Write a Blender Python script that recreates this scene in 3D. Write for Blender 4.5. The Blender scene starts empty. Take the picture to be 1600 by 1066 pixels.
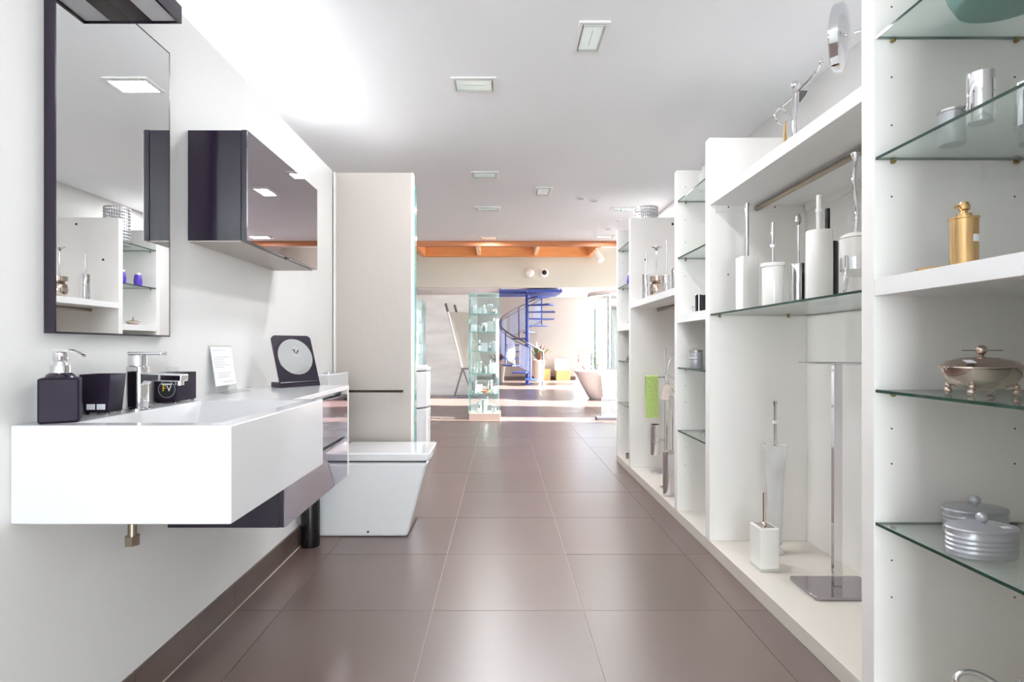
import bpy, bmesh, math, random
from mathutils import Vector, Matrix
random.seed(7)
S = bpy.context.scene
COL = S.collection
PI = math.pi
# ------------------------------------------------------------------ camera
cd = bpy.data.cameras.new('camera'); cam = bpy.data.objects.new('camera', cd); COL.objects.link(cam)
cam.location = (0, 0, 1.046); cam.rotation_euler = (PI/2, 0, 0)
cd.sensor_width = 36; cd.lens = 865/1600*36; cd.clip_start = .02; cd.clip_end = 300
cd.shift_x = (800-783.5)/1600; cd.shift_y = (543-533)/1600
S.camera = cam
# ------------------------------------------------------------------ world, sun, daylight
w = bpy.data.worlds.new('sky'); S.world = w; w.use_nodes = True
wb = w.node_tree.nodes['Background']; wb.inputs[0].default_value = (.89, .95, 1, 1); wb.inputs[1].default_value = 5.2
def lamp(name, kind, loc, rot, energy, color=(1,1,1), size=None, portal=False, spread=None):
    l = bpy.data.lights.new(name, kind); l.energy = energy; l.color = color
    if size: l.shape = 'RECTANGLE'; l.size, l.size_y = size
    if spread: l.spread = spread
    if portal: l.cycles.is_portal = True
    o = bpy.data.objects.new(name, l); COL.objects.link(o); o.location = loc; o.rotation_euler = rot
    return o
sun = lamp('sun_offscreen', 'SUN', (8, 10, 6), (0, 0, 0), 28.0, (1, .985, .975))
sun.rotation_euler = Vector((-1, .08, -.42)).to_track_quat('-Z', 'Y').to_euler(); sun.data.angle = .02
lamp('shopfront_window_offscreen', 'AREA', (-1.7, -2.98, 1.02), (PI/2, 0, 0), 1, size=(6.4, 2.0), portal=True)
for yc, ww in ((7.775, .55), (10.225, 1.45), (14.25, 1.5), (16.8, 1.2)):
    lamp('hall_window_offscreen', 'AREA', (3.99, yc, 1.4), (0, PI/2, 0), 1, size=(2.5, ww), portal=True)
lamp('window_portal', 'AREA', (3.2, 17.89, 1.35), (-PI/2, 0, 0), 1, size=(1.55, 2.5), portal=True)
S.view_settings.view_transform = 'Standard'; S.view_settings.look = 'None'
S.view_settings.gamma = 1; S.view_settings.use_curve_mapping = False
S.view_settings.exposure = 1.82
S.cycles.max_bounces = 14; S.cycles.diffuse_bounces = 7; S.cycles.glossy_bounces = 6
S.cycles.transparent_max_bounces = 24; S.cycles.transmission_bounces = 8
S.cycles.sample_clamp_indirect = 8; S.cycles.use_denoising = True
S.cycles.caustics_reflective = False; S.cycles.caustics_refractive = False
# ------------------------------------------------------------------ materials
def lin(c): return tuple((x/255/12.92 if x/255 <= .04045 else ((x/255+.055)/1.055)**2.4) for x in c)
M = {}
def mat(name, rgb, rough=.5, metal=0, var=0, scale=6, bump=0, bscale=60, coat=0, stretch=None, spec=.5, trans=0, emit=0):
    m = bpy.data.materials.new(name); m.use_nodes = True; M[name] = m
    nt = m.node_tree; b = nt.nodes['Principled BSDF']; c = lin(rgb)
    b.inputs['Base Color'].default_value = (*c, 1); b.inputs['Roughness'].default_value = rough
    b.inputs['Metallic'].default_value = metal; b.inputs['Coat Weight'].default_value = coat
    b.inputs['Specular IOR Level'].default_value = spec; b.inputs['Transmission Weight'].default_value = trans
    if emit:
        b.inputs['Emission Color'].default_value = (*c, 1); b.inputs['Emission Strength'].default_value = emit
    tc = nt.nodes.new('ShaderNodeTexCoord'); mp = nt.nodes.new('ShaderNodeMapping')
    nt.links.new(tc.outputs['Object'], mp.inputs[0])
    if stretch: mp.inputs['Scale'].default_value = stretch
    if var:
        n = nt.nodes.new('ShaderNodeTexNoise'); n.inputs['Scale'].default_value = scale; n.inputs['Detail'].default_value = 6
        nt.links.new(mp.outputs[0], n.inputs['Vector'])
        r = nt.nodes.new('ShaderNodeValToRGB'); r.color_ramp.elements[0].position = .3; r.color_ramp.elements[1].position = .7
        r.color_ramp.elements[0].color = (*[max(0, x*(1-var)) for x in c], 1); r.color_ramp.elements[1].color = (*[min(1, x*(1+var)) for x in c], 1)
        nt.links.new(n.outputs['Fac'], r.inputs[0]); nt.links.new(r.outputs[0], b.inputs['Base Color'])
    if bump:
        n = nt.nodes.new('ShaderNodeTexNoise'); n.inputs['Scale'].default_value = bscale; n.inputs['Detail'].default_value = 4
        nt.links.new(mp.outputs[0], n.inputs['Vector'])
        bp = nt.nodes.new('ShaderNodeBump'); bp.inputs['Strength'].default_value = bump; bp.inputs['Distance'].default_value = .002
        nt.links.new(n.outputs['Fac'], bp.inputs['Height']); nt.links.new(bp.outputs[0], b.inputs['Normal'])
    return m
def glass(name, tint, haze=0., ior=1.45, hazecol=(.8, .88, .85)):
    m = bpy.data.materials.new(name); m.use_nodes = True; M[name] = m
    nt = m.node_tree; nt.nodes.clear()
    out = nt.nodes.new('ShaderNodeOutputMaterial'); tr = nt.nodes.new('ShaderNodeBsdfTransparent'); tr.inputs[0].default_value = (*tint, 1)
    gl = nt.nodes.new('ShaderNodeBsdfGlossy'); gl.inputs['Roughness'].default_value = .01
    fr = nt.nodes.new('ShaderNodeFresnel'); ge = nt.nodes.new('ShaderNodeNewGeometry'); mr = nt.nodes.new('ShaderNodeMapRange')
    mr.inputs[3].default_value = ior; mr.inputs[4].default_value = 1/ior
    nt.links.new(ge.outputs['Backfacing'], mr.inputs[0]); nt.links.new(mr.outputs[0], fr.inputs[0])
    mx = nt.nodes.new('ShaderNodeMixShader'); src = tr
    if haze:
        df = nt.nodes.new('ShaderNodeBsdfDiffuse'); df.inputs[0].default_value = (*hazecol, 1)
        tl = nt.nodes.new('ShaderNodeBsdfTranslucent'); tl.inputs[0].default_value = (*hazecol, 1)
        a = nt.nodes.new('ShaderNodeMixShader'); a.inputs[0].default_value = .5
        nt.links.new(df.outputs[0], a.inputs[1]); nt.links.new(tl.outputs[0], a.inputs[2])
        h = nt.nodes.new('ShaderNodeMixShader'); h.inputs[0].default_value = haze
        nt.links.new(tr.outputs[0], h.inputs[1]); nt.links.new(a.outputs[0], h.inputs[2]); src = h
    nt.links.new(fr.outputs[0], mx.inputs[0]); nt.links.new(src.outputs[0], mx.inputs[1]); nt.links.new(gl.outputs[0], mx.inputs[2])
    nt.links.new(mx.outputs[0], out.inputs[0])
    return m
mat('wall_paint', (224, 222, 220), .6, var=.015, scale=3, bump=.06, bscale=180)
mat('ceiling_paint', (250, 251, 254), .7, var=.01, scale=2)
mat('cream_paint', (212, 211, 203), .7, var=.015, scale=2)
mat('grout', (206, 194, 184), .8, var=.08, scale=40)
def tile_mat(name, rgb, rough):
    m = mat(name, rgb, rough, var=.04, scale=2.5, stretch=(1, .35, 1), spec=.95)
    for n in m.node_tree.nodes:
        if n.type == 'TEX_NOISE': n.inputs['Detail'].default_value = 1
    m.node_tree.nodes['Principled BSDF'].inputs['IOR'].default_value = 1.72
    return m
for i, c in enumerate(((101, 80, 74), (98, 78, 72), (104, 83, 77), (100, 80, 76))): tile_mat('tile%d' % i, c, .33)
mat('skirting', (96, 80, 74), .3, var=.18, scale=9, stretch=(1, .3, 1))
mat('board', (240, 237, 234), .38, var=.012, scale=2)
mat('board_base', (214, 207, 197), .4)
mat('board_edge', (239, 238, 238), .32)
mat('panel_beige', (178, 169, 163), .45, var=.02, scale=30, stretch=(8, 8, .2))
mat('trim_white', (235, 233, 228), .35)
mat('ceramic', (217, 217, 219), .06, coat=.6)
mat('solid_surface', (216, 215, 217), .16, coat=.25)
mat('purple', (27, 13, 36), .22, coat=.3)
mat('purple_matte', (30, 18, 38), .55, var=.22, scale=14, spec=.25)
mat('black', (14, 11, 14), .25)
mat('black_soft', (16, 14, 17), .45)
mat('mirror', (236, 238, 238), .004, 1)
mat('smoked_mirror', (176, 170, 176), .01, 1)
mat('dark_gloss', (158, 150, 160), .015, 1)
mat('chrome', (225, 225, 228), .045, 1)
mat('steel', (200, 196, 192), .16, 1)
mat('nickel', (170, 158, 142), .3, 1)
mat('brass', (170, 150, 105), .3, 1)
mat('warm_steel', (208, 192, 180), .05, 1)
mat('dark_metal', (66, 56, 48), .25, .6)
mat('silver_paint', (190, 192, 198), .32, .55, var=.03)
mat('gold', (222, 184, 132), .27, 1)
mat('porcelain', (240, 238, 234), .15, coat=.3)
mat('hole', (60, 40, 34), .8)
mat('sticker', (238, 238, 242), .5)
mat('print_grey', (196, 198, 203), .6)
mat('print_black', (25, 25, 28), .6)
mat('print_yellow', (240, 205, 40), .6)
mat('teal', (70, 160, 156), .25, var=.05)
mat('glass_edge', (12, 62, 48), .06, spec=.8)
mat('glass_edge_pale', (120, 190, 182), .08, spec=.8)
mat('pine', (222, 150, 92), .55, var=.14, scale=5, stretch=(.6, 6, 14))
mat('pine_pale', (232, 198, 164), .55, var=.06, scale=5, stretch=(6, .6, 14))
mat('oak', (186, 116, 72), .5, var=.2, scale=5, stretch=(.5, 6, 14))
mat('wood_tag', (210, 168, 106), .5, var=.08, scale=20)
mat('stone', (211, 209, 208), .3, var=.14, scale=2.2, stretch=(.5, .5, 3.2))
mat('stair_blue', (58, 78, 160), .4, var=.03)
mat('stair_rail', (120, 116, 128), .3, .6)
mat('cardboard', (172, 122, 78), .8, var=.05)
mat('carton_white', (236, 222, 212), .7, var=.04)
mat('leaf', (84, 104, 58), .5, var=.35, scale=12)
mat('leaf_dark', (96, 48, 44), .5, var=.3, scale=12)
mat('pot', (232, 222, 208), .5, var=.03)
mat('soil', (60, 42, 32), .9)
mat('grey_metal', (112, 108, 118), .4, .3)
mat('grey_panel', (198, 198, 190), .5, var=.03)
mat('plinth', (132, 114, 106), .5, var=.03)
mat('orange', (224, 128, 84), .4)
mat('violet', (92, 62, 186), .35)
mat('lime', (188, 214, 128), .85, var=.12, scale=60, bump=.6, bscale=260)
mat('lime_dark', (128, 196, 20), .8)
mat('lens_glow', (236, 244, 241), .3, var=.1, scale=30, emit=.16)
mat('plastic_white', (246, 246, 246), .4)
mat('tube_lamp', (250, 252, 255), .5, emit=5.5)
mat('tube_lamp_weak', (250, 252, 255), .5, emit=1.8)
mat('facade', (228, 234, 244), .7)
mat('facade_slat', (205, 214, 232), .7)
mat('facade_orange', (230, 160, 120), .7)
mat('paving', (190, 185, 180), .8, var=.06)
mat('hedge', (110, 96, 84), .8, var=.5, scale=30)
mat('bench', (110, 72, 62), .6, var=.1)
mat('petal', (238, 226, 228), .7, var=.1, scale=30)
glass('shelf_glass', (.95, .985, .97), .16, hazecol=(.88, .96, .93))
glass('frost', (.985, .99, .99), .40, hazecol=(.97, .98, .98))
glass('clear', (.96, .98, .97))
glass('case_glass', (.945, .985, .98), .03, hazecol=(.7, .9, .9))
glass('acrylic', (.97, .98, .98), .05)
glass('stair_mesh', (.86, .89, .97), .42, ior=1.1, hazecol=(.72, .76, .9))
glass('lens', (.97, .98, .98), .15, hazecol=(.9, .92, .92))
# ------------------------------------------------------------------ mesh helpers
def B(): return bmesh.new()
def box(b, x0, x1, y0, y1, z0, z1, mi=0):
    v = [b.verts.new(p) for p in ((x0,y0,z0),(x1,y0,z0),(x1,y1,z0),(x0,y1,z0),(x0,y0,z1),(x1,y0,z1),(x1,y1,z1),(x0,y1,z1))]
    for f in ((3,2,1,0),(4,5,6,7),(0,1,5,4),(1,2,6,5),(2,3,7,6),(3,0,4,7)):
        b.faces.new([v[i] for i in f]).material_index = mi
    return b
def boxb(*a): return box(B(), *a)
def loft(b, rings, cap0=True, cap1=True, closed=True, mi=0):
    vs = [[b.verts.new(p) for p in r] for r in rings]; n = len(rings[0])
    for i in range(len(vs)-1):
        for j in range(n if closed else n-1):
            k = (j+1) % n
            b.faces.new((vs[i][j], vs[i][k], vs[i+1][k], vs[i+1][j])).material_index = mi
    if cap0: b.faces.new(list(reversed(vs[0]))).material_index = mi
    if cap1: b.faces.new(vs[-1]).material_index = mi
    return b
def lathe(b, prof, c=(0, 0, 0), seg=24, sx=1, sy=1, cap0=True, cap1=True, mi=0):
    rings = [[(c[0]+r*sx*math.cos(2*PI*j/seg), c[1]+r*sy*math.sin(2*PI*j/seg), c[2]+z) for j in range(seg)] for r, z in prof]
    return loft(b, rings, cap0, cap1, mi=mi)
def cyl(b, x, y, z0, z1, r, seg=20, r2=None, mi=0): return lathe(b, ((r, z0), (r if r2 is None else r2, z1)), (x, y, 0), seg, mi=mi)
def tube(b, pts, r, seg=8, closed=False, mi=0):
    pts = [Vector(p) for p in pts]; n = len(pts); rings = []; up = None
    for i, p in enumerate(pts):
        if closed: t = pts[(i+1) % n]-pts[i-1]
        else: t = pts[min(i+1, n-1)]-pts[max(i-1, 0)]
        t.normalize()
        if up is None: up = t.orthogonal().normalized()
        up = (up-t*up.dot(t))
        up = up.normalized() if up.length > 1e-5 else t.orthogonal().normalized()
        s = t.cross(up); rr = r[i] if isinstance(r, (list, tuple)) else r
        rings.append([p+up*rr*math.cos(2*PI*j/seg)+s*rr*math.sin(2*PI*j/seg) for j in range(seg)])
    if closed: rings.append(rings[0]); return loft(b, rings, False, False, mi=mi)
    return loft(b, rings, mi=mi)
def curve(pts, n=6):
    pts = [Vector(p) for p in pts]; out = []
    for i in range(len(pts)-1):
        a, p, q, d = pts[max(i-1, 0)], pts[i], pts[i+1], pts[min(i+2, len(pts)-1)]
        for k in range(n):
            t = k/n; out.append(.5*((2*p)+(q-a)*t+(2*a-5*p+4*q-d)*t*t+(3*p-a-3*q+d)*t**3))
    return out+[pts[-1]]
def ball(b, c, r, seg=16, sz=1):
    k = 8; return lathe(b, [(max(r*math.sin(PI*i/k), 1e-4), -r*sz*math.cos(PI*i/k)) for i in range(k+1)], c, seg)
def prism(b, poly, ax, a0, a1, mi=0):
    def p(u, v, a): return {'x': (a, u, v), 'y': (u, a, v), 'z': (u, v, a)}[ax]
    return loft(b, [[p(u, v, a0) for u, v in poly], [p(u, v, a1) for u, v in poly]], mi=mi)
def rrect(x0, x1, y0, y1, r, n=5):
    out = []
    for cx, cy, a in ((x1-r, y1-r, 0), (x0+r, y1-r, 90), (x0+r, y0+r, 180), (x1-r, y0+r, 270)):
        for i in range(n+1):
            t = math.radians(a+90*i/n); out.append((cx+r*math.cos(t), cy+r*math.sin(t)))
    return out
def world_of(o):
    v = Vector((0, 0, 0))
    while o: v = v+o.location; o = o.parent
    return v
def obj(name, b, mats, parent=None, loc=None, bevel=0, local=False, smooth=32, seg=2):
    """one mesh object; geometry is given in room coordinates unless local"""
    bmesh.ops.recalc_face_normals(b, faces=b.faces)
    me = bpy.data.meshes.new(name)
    if not local:
        sh = -(world_of(parent) if parent else Vector(loc or (0, 0, 0)))
        bmesh.ops.translate(b, verts=b.verts, vec=sh)
    b.to_mesh(me); b.free()
    for m in (mats if isinstance(mats, (list, tuple)) else [mats]): me.materials.append(M[m])
    for p in me.polygons: p.use_smooth = True
    me.set_sharp_from_angle(angle=math.radians(smooth))
    o = bpy.data.objects.new(name, me); COL.objects.link(o)
    if parent: o.parent = parent
    elif loc: o.location = loc
    if bevel:
        md = o.modifiers.new('edge', 'BEVEL'); md.width = bevel; md.segments = seg; md.limit_method = 'ANGLE'; md.angle_limit = math.radians(35)
        md.harden_normals = True
    return o
def tag(o, label, cat, group=None):
    o['label'] = label; o['category'] = cat
    if group: o['group'] = group
    return o
def thing(name, label, cat, loc, group=None, rotz=0):
    o = bpy.data.objects.new(name, None); COL.objects.link(o); o.location = loc; o.rotation_euler = (0, 0, rotz); o.empty_display_size = .05
    return tag(o, label, cat, group)
def struct(name, b, m, parent=None, bevel=0):
    o = obj(name, b, m, parent, bevel=bevel)
    o['kind'] = 'structure'
    return o
def copy_tree(o, loc=None, parent=None):
    c = o.copy(); COL.objects.link(c); c.parent = parent
    if loc: c.location = loc
    for ch in list(o.children): copy_tree(ch, None, c)
    return c
def text_bm(body, size, depth=.0004):
    cu = bpy.data.curves.new('t', 'FONT'); cu.body = body; cu.size = size; cu.extrude = depth; cu.align_x = 'CENTER'; cu.align_y = 'CENTER'
    o = bpy.data.objects.new('t', cu); COL.objects.link(o)
    me = bpy.data.meshes.new_from_object(o.evaluated_get(bpy.context.evaluated_depsgraph_get()))
    b = B(); b.from_mesh(me); bpy.data.objects.remove(o); bpy.data.meshes.remove(me); bpy.data.curves.remove(cu)
    return b
def xf(b, m): bmesh.ops.transform(b, matrix=m, verts=b.verts); return b
# ------------------------------------------------------------------ floor
T = .6; GX0 = -.275; GY0 = 2.2
floor = struct('floor', boxb(-5, 4.2, -3, 18.1, -.12, -.0035), 'grout')
tile_me = []
for k in range(4):
    b = boxb(.0015, T-.0015, .0015, T-.0015, -.012, 0); bmesh.ops.recalc_face_normals(b, faces=b.faces)
    me = bpy.data.meshes.new('tile'); b.to_mesh(me); b.free(); me.materials.append(M['tile%d' % k]); tile_me.append(me)
far = B(); ntile = 0
for i in range(-8, 8):
    for j in range(-9, 27):
        x, y = GX0+i*T, GY0+j*T
        x0, x1, y0, y1 = max(x, -5), min(x+T, 4.2), y, min(y+T, 18.1)
        if x1-x0 < .05 or y1-y0 < .05: continue
        xc, yc = x+T/2, y+T/2
        seen = (1.0 < yc < 7.4 and -1.4 < xc < 1.3) or (7.4 <= yc < 11.6 and -.2*yc-.4 < xc < .22*yc+.3)
        if seen:
            o = bpy.data.objects.new('tile', tile_me[random.randrange(4)]); COL.objects.link(o); o.parent = floor
            o.location = (x, y, 0); o.rotation_euler = (random.uniform(-1, 1)*.0008, random.uniform(-1, 1)*.0008, 0); ntile += 1
        else:
            box(far, x0+.0015, x1-.0015, y0+.0015, y1-.0015, -.012, 0)
fo = obj('tile_field', far, 'tile0', floor); fo['kind'] = 'stuff'
# ------------------------------------------------------------------ walls, ceilings
WX = -1.07
wl = struct('wall_left', boxb(WX-.06, WX, -2.9, 3.5, 0, 2.163), 'wall_paint')
sk = bpy.data.objects.new('baseboard_left', None); COL.objects.link(sk); sk['kind'] = 'structure'; sk.location = (WX, 0, 0)
for j in range(-8, 3):
    y = GY0+j*T
    y1 = min(y+T, 3.5)
    if y1-y < .1: continue
    obj('skirting_tile', boxb(WX+.0005, WX+.0105, y+.0012, y1-.0012, .0005, .105), 'skirting', sk, bevel=.001)
obj('joint_line', boxb(WX+.0106, WX+.0155, GY0-8*T, 3.5, .0003, .0022), 'grout', sk)
obj('grout_line', boxb(WX+.0005, WX+.0085, GY0-8*T, 3.5, .0005, .104), 'grout', sk)
wr = struct('wall_right', boxb(1.63, 1.70, -2.9, 7.25, 0, 2.44), 'wall_paint')
struct('wall_left_outer', boxb(-5.15, -5, -2.9, 18.0, 0, 3.7), 'wall_paint')
struct('ceiling', boxb(-5, 1.70, -2.9, 7.25, 2.44, 2.6), 'ceiling_paint')
struct('wall_header', boxb(-5, 4.2, 7.29, 7.37, 2.44, 3.7), 'wall_paint')
struct('wall_hall_near', boxb(1.70, 4.2, 7.25, 7.37, 0, 2.44), 'wall_paint')
struct('trim_1', boxb(-5, 1.70, 7.25, 7.30, 2.375, 2.44), 'oak')
struct('ceiling_hall', boxb(-5.15, 4.2, 7.25, 14.5, 3.66, 3.8), 'ceiling_paint')
struct('wall_mezzanine', boxb(-5, 4.0, 14.5, 14.62, 2.62, 3.66), 'cream_paint')
struct('ceiling_mezzanine', boxb(-5, 4.0, 14.62, 17.9, 2.66, 2.8), 'ceiling_paint')
mat('far_paint', (174, 165, 160), .6, var=.02, scale=1.2)
struct('wall_far', boxb(-5, 2.40, 17.9, 18.05, 0, 2.66), 'far_paint')
struct('wall_far_top', boxb(2.40, 4.0, 17.9, 18.05, 2.56, 2.66), 'far_paint')
struct('baseboard_far', boxb(-5, 2.40, 17.885, 17.9, .0005, .11), 'skirting')
# right hall wall with tall glazed openings between piers
wins = ((7.5, 8.05), (9.5, 10.95), (13.5, 15.0), (16.2, 17.4))
wh = struct('wall_hall_right', boxb(4.0, 4.2, 7.37, 18.05, 2.66, 3.7), 'wall_paint')
ys = 7.37
piers = []
for a, c in wins+((18.05, 18.05),):
    if a-ys > .01: struct('wall_pier', boxb(4.0, 4.2, ys, a, 0, 2.66), 'wall_paint')
    ys = c
for n, (a, c) in enumerate(wins):
    wo = bpy.data.objects.new('window_%d' % (n+2), None); COL.objects.link(wo); wo.location = (4.1, (a+c)/2, 0); wo['kind'] = 'structure'
    f = B(); box(f, 4.07, 4.13, a, a+.05, 0, 2.66); box(f, 4.07, 4.13, c-.05, c, 0, 2.66); box(f, 4.07, 4.13, a+.05, c-.05, 2.61, 2.66); box(f, 4.07, 4.13, a+.05, c-.05, 0, .05)
    obj('window_frame', f, 'trim_white', wo); obj('pane', boxb(4.095, 4.105, a+.05, c-.05, .05, 2.61), 'clear', wo)
wo = bpy.data.objects.new('window_1', None); COL.objects.link(wo); wo.location = (3.2, 17.97, 0); wo['kind'] = 'structure'
f = B(); box(f, 2.40, 2.46, 17.94, 18.0, 0, 2.56); box(f, 3.94, 4.0, 17.94, 18.0, 0, 2.56); box(f, 3.16, 3.22, 17.94, 18.0, .05, 2.5); box(f, 2.46, 3.94, 17.94, 18.0, 2.5, 2.56); box(f, 2.46, 3.94, 17.94, 18.0, 0, .05)
obj('window_frame', f, 'trim_white', wo)
for a, c in ((2.46, 3.16), (3.22, 3.94)): obj('pane', boxb(a, c, 17.965, 17.975, .05, 2.5), 'clear', wo)
# shopfront behind: mullions of a wide glazed front
so = bpy.data.objects.new('window_6', None); COL.objects.link(so); so.location = (-1.7, -2.95, 0); so['kind'] = 'structure'
f = B()
for x in (-5, -3.1, -1.19, -.25, 1.52): box(f, x, x+.06, -2.99, -2.92, 0, 2.04)
box(f, -5, 1.58, -2.99, -2.92, 2.04, 2.10)
struct('wall_back', boxb(-5, 1.70, -3.0, -2.9, 2.10, 2.44), 'wall_paint')
struct('added_light_block', boxb(-1.13, -.25, -3.0, -2.9, 0, 2.04), 'wall_paint')  # added unseen block, cuts the daylight reaching the basin's near face
obj('window_frame', f, 'trim_white', so)
for x, w_ in ((-4.94, 1.84), (-3.04, 1.85), (-.19, 1.71)): obj('pane', boxb(x, x+w_, -2.96, -2.95, 0, 2.04), 'clear', so)
# tubes lying behind the top of the low partition
for nm, y, lab in (('tube_light_offscreen', .8, 'behind the tall wall mirror'), ('tube_light', 2.55, 'behind the mirror cabinet')):
    t = thing(nm, 'white fluorescent tube on top of the low partition ' + lab, 'light', (WX-.035, y, 2.164), 'tubes behind the partition')
    obj('bracket', boxb(WX-.055, WX-.015, y-.7, y+.85, 2.1635, 2.170), 'trim_white', t)
    bb = B(); tube(bb, ((WX-.035, y-.68, 2.182), (WX-.035, y+.83, 2.182)), .011, 10); obj('tube', bb, 'tube_lamp', t)
t = thing('tube_light', 'short fluorescent tube behind the top of the tall beige panel', 'light', (-.85, 3.64, 2.111))
obj('bracket', boxb(-1.05, -.625, 3.61, 3.68, 2.1105, 2.116), 'trim_white', t)
bb = B(); tube(bb, ((-1.04, 3.635, 2.128), (-.64, 3.635, 2.128)), .010, 10); obj('tube', bb, 'tube_lamp_weak', t)
# tall beige end panel
pe = struct('wall_panel', boxb(-1.13, -.578, 3.50, 3.545, 0, 2.163), 'panel_beige')
pe.data.transform(Matrix.Translation((0, .04, 0)))
obj('edge_trim', boxb(-.578, -.566, 3.54, 3.60, 0, 2.163), 'trim_white', pe)
obj('inner_core', boxb(-1.13, -.585, 3.5855, 3.70, 0, 2.11), 'panel_beige', pe)
obj('edge_strip', boxb(-.585, -.567, 3.64, 3.70, 0, 2.11), 'glass_edge_pale', pe)
obj('joint_cover', boxb(WX, WX+.012, 3.525, 3.5395, .106, 2.163), 'trim_white', pe)
# ------------------------------------------------------------------ timber frame in the hall ceiling
tf = thing('timber_frame', 'orange pine beam frame under the high hall ceiling', 'beams', (.14, 12, 3.41))
obj('beam', boxb(-1.97, 2.25, 14.36, 14.498, 3.41, 3.658), 'pine', tf, bevel=.006)
for x in (-2.07, 2.25): obj('beam', boxb(x-.0, x+.10, 8.2, 14.498, 3.41, 3.658), 'pine', tf, bevel=.006)
obj('beam', boxb(-1.97, 2.25, 8.2, 8.34, 3.41, 3.658), 'pine', tf, bevel=.006)
for x in (-.62, .84): obj('joist', boxb(x, x+.09, 8.34, 14.36, 3.44, 3.655), 'pine_pale', tf, bevel=.005)
sp = thing('spotlight', 'white tilted cylinder spotlight hanging from the pine frame corner', 'light', (2.30, 13.2, 3.41))
obj('mount', boxb(2.26, 2.34, 13.16, 13.24, 3.385, 3.4095), 'plastic_white', sp)
b = B(); tube(b, ((2.30, 13.2, 3.39), (2.30, 13.2, 3.33)), .012); obj('stem', b, 'plastic_white', sp)
b = B(); tube(b, ((2.27, 13.23, 3.31), (2.36, 13.08, 3.10)), (.07, .075), 16); obj('lamp_head', b, 'plastic_white', sp)
em = thing('ceiling_box', 'flat white box fixed under the pine frame', 'fixture', (-1.5, 12.3, 3.41))
obj('housing', boxb(-1.66, -1.36, 12.2, 12.45, 3.345, 3.4095), 'plastic_white', em, bevel=.01)
obj('bar', boxb(-1.97, -1.05, 12.25, 12.4, 3.4095, 3.44), 'pine_pale', em)
b = B(); xf(lathe(b, ((.06, 0), (.075, .03), (.10, .05), (.112, .10), (.10, .16), (.06, .20), (.0005, .21)), seg=24), Matrix.Rotation(PI/2, 4, 'X'))
tag(obj('wall_lamp', b, 'plastic_white', loc=(.746, 14.4995, 2.99), local=True), 'white round globe lamp on the cream upper wall', 'light')
dc = thing('dome_camera', 'white round camera with a black lens on the cream upper wall', 'camera', (1.115, 14.4995, 2.99))
b = B(); xf(lathe(b, ((.10, 0), (.115, .05), (.10, .12), (.07, .14))), Matrix.Rotation(PI/2, 4, 'X')); obj('housing', b, 'plastic_white', dc, local=True)
b = B(); xf(lathe(b, ((.065, .141), (.06, .17), (.03, .185), (.0005, .19))), Matrix.Rotation(PI/2, 4, 'X')); obj('lens', b, 'black', dc, local=True)
# ------------------------------------------------------------------ recessed ceiling lights
def rect_light(x, y, lx, ly, label, watts=4.2):
    t = thing('ceiling_light', label, 'light', (x, y, 2.44), 'recessed lights in the white ceiling')
    z = 2.4395; f = B(); w_ = .018
    box(f, -lx/2, lx/2, -ly/2, -ly/2+w_, -.008, -.0005); box(f, -lx/2, lx/2, ly/2-w_, ly/2, -.008, -.0005)
    box(f, -lx/2, -lx/2+w_, -ly/2+w_, ly/2-w_, -.008, -.0005); box(f, lx/2-w_, lx/2, -ly/2+w_, ly/2-w_, -.008, -.0005)
    obj('frame', f, 'plastic_white', t, local=True, bevel=.002)
    g = B(); a, c = lx/2-w_-.003, ly/2-w_-.003
    for s in (-1, 1):
        box(g, -a, a, s*c-(.004 if s > 0 else 0), s*c+(.004 if s < 0 else 0), -.012, -.0005); box(g, s*a-(.004 if s > 0 else 0), s*a+(.004 if s < 0 else 0), -c+.004, c-.004, -.012, -.0005)
    obj('inner_frame', g, 'grey_panel', t, local=True)
    obj('reflector', boxb(-a+.006, a-.006, -c+.006, c-.006, -.003, -.0005), 'lens_glow', t, local=True)
    tb = B()
    if lx > ly: tube(tb, ((-a*.6, 0, -.0055), (a*.6, 0, -.0055)), .0025, 8)
    else: tube(tb, ((0, -c*.6, -.0055), (0, c*.6, -.0055)), .0025, 8)
    obj('bulb', tb, 'porcelain', t, local=True)
    obj('lens', boxb(-a+.005, a-.005, -c+.005, c-.005, -.0105, -.009), 'lens', t, local=True)
    if watts:
        l = lamp('lamp_light', 'AREA', (0, 0, -.014), (0, 0, 0), watts, (.95, .975, 1), (a*2, c*2)); l.parent = t
rect_light(-.145, 2.93, .235, .165, 'wide rectangular recessed light in the ceiling above the aisle beside the toilet')
rect_light(.40, 2.485, .135, .25, 'lengthwise rectangular recessed light beside the wide bay with brush holders')
rect_light(-.135, 4.46, .22, .16, 'wide rectangular recessed light just past the tall beige panel')
rect_light(-.14, 5.55, .25, .16, 'wide rectangular recessed light in the row between the aisle and the oak edge')
rect_light(-.155, 7.03, .24, .15, 'wide rectangular recessed light right beside the oak ceiling edge')
rect_light(.37, 4.93, .15, .25, 'lengthwise rectangular recessed light beside the pair of round downlights')
rect_light(1.22, 5.55, .25, .16, 'rectangular recessed light above the end of the shelving row')
rect_light(1.30, 6.95, .25, .16, 'rectangular recessed light close to the oak edge past the shelving')
def round_light(x, y, label):
    t = thing('downlight', label, 'light', (x, y, 2.44), 'small round downlights')
    b = B(); lathe(b, ((.045, -.0005), (.045, -.006), (.033, -.009), (.033, -.0005)), cap0=False, cap1=False); obj('ring', b, 'plastic_white', t, local=True)
    b = B(); cyl(b, 0, 0, -.004, -.0005, .033); obj('lens', b, 'silver_paint', t, local=True)
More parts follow.
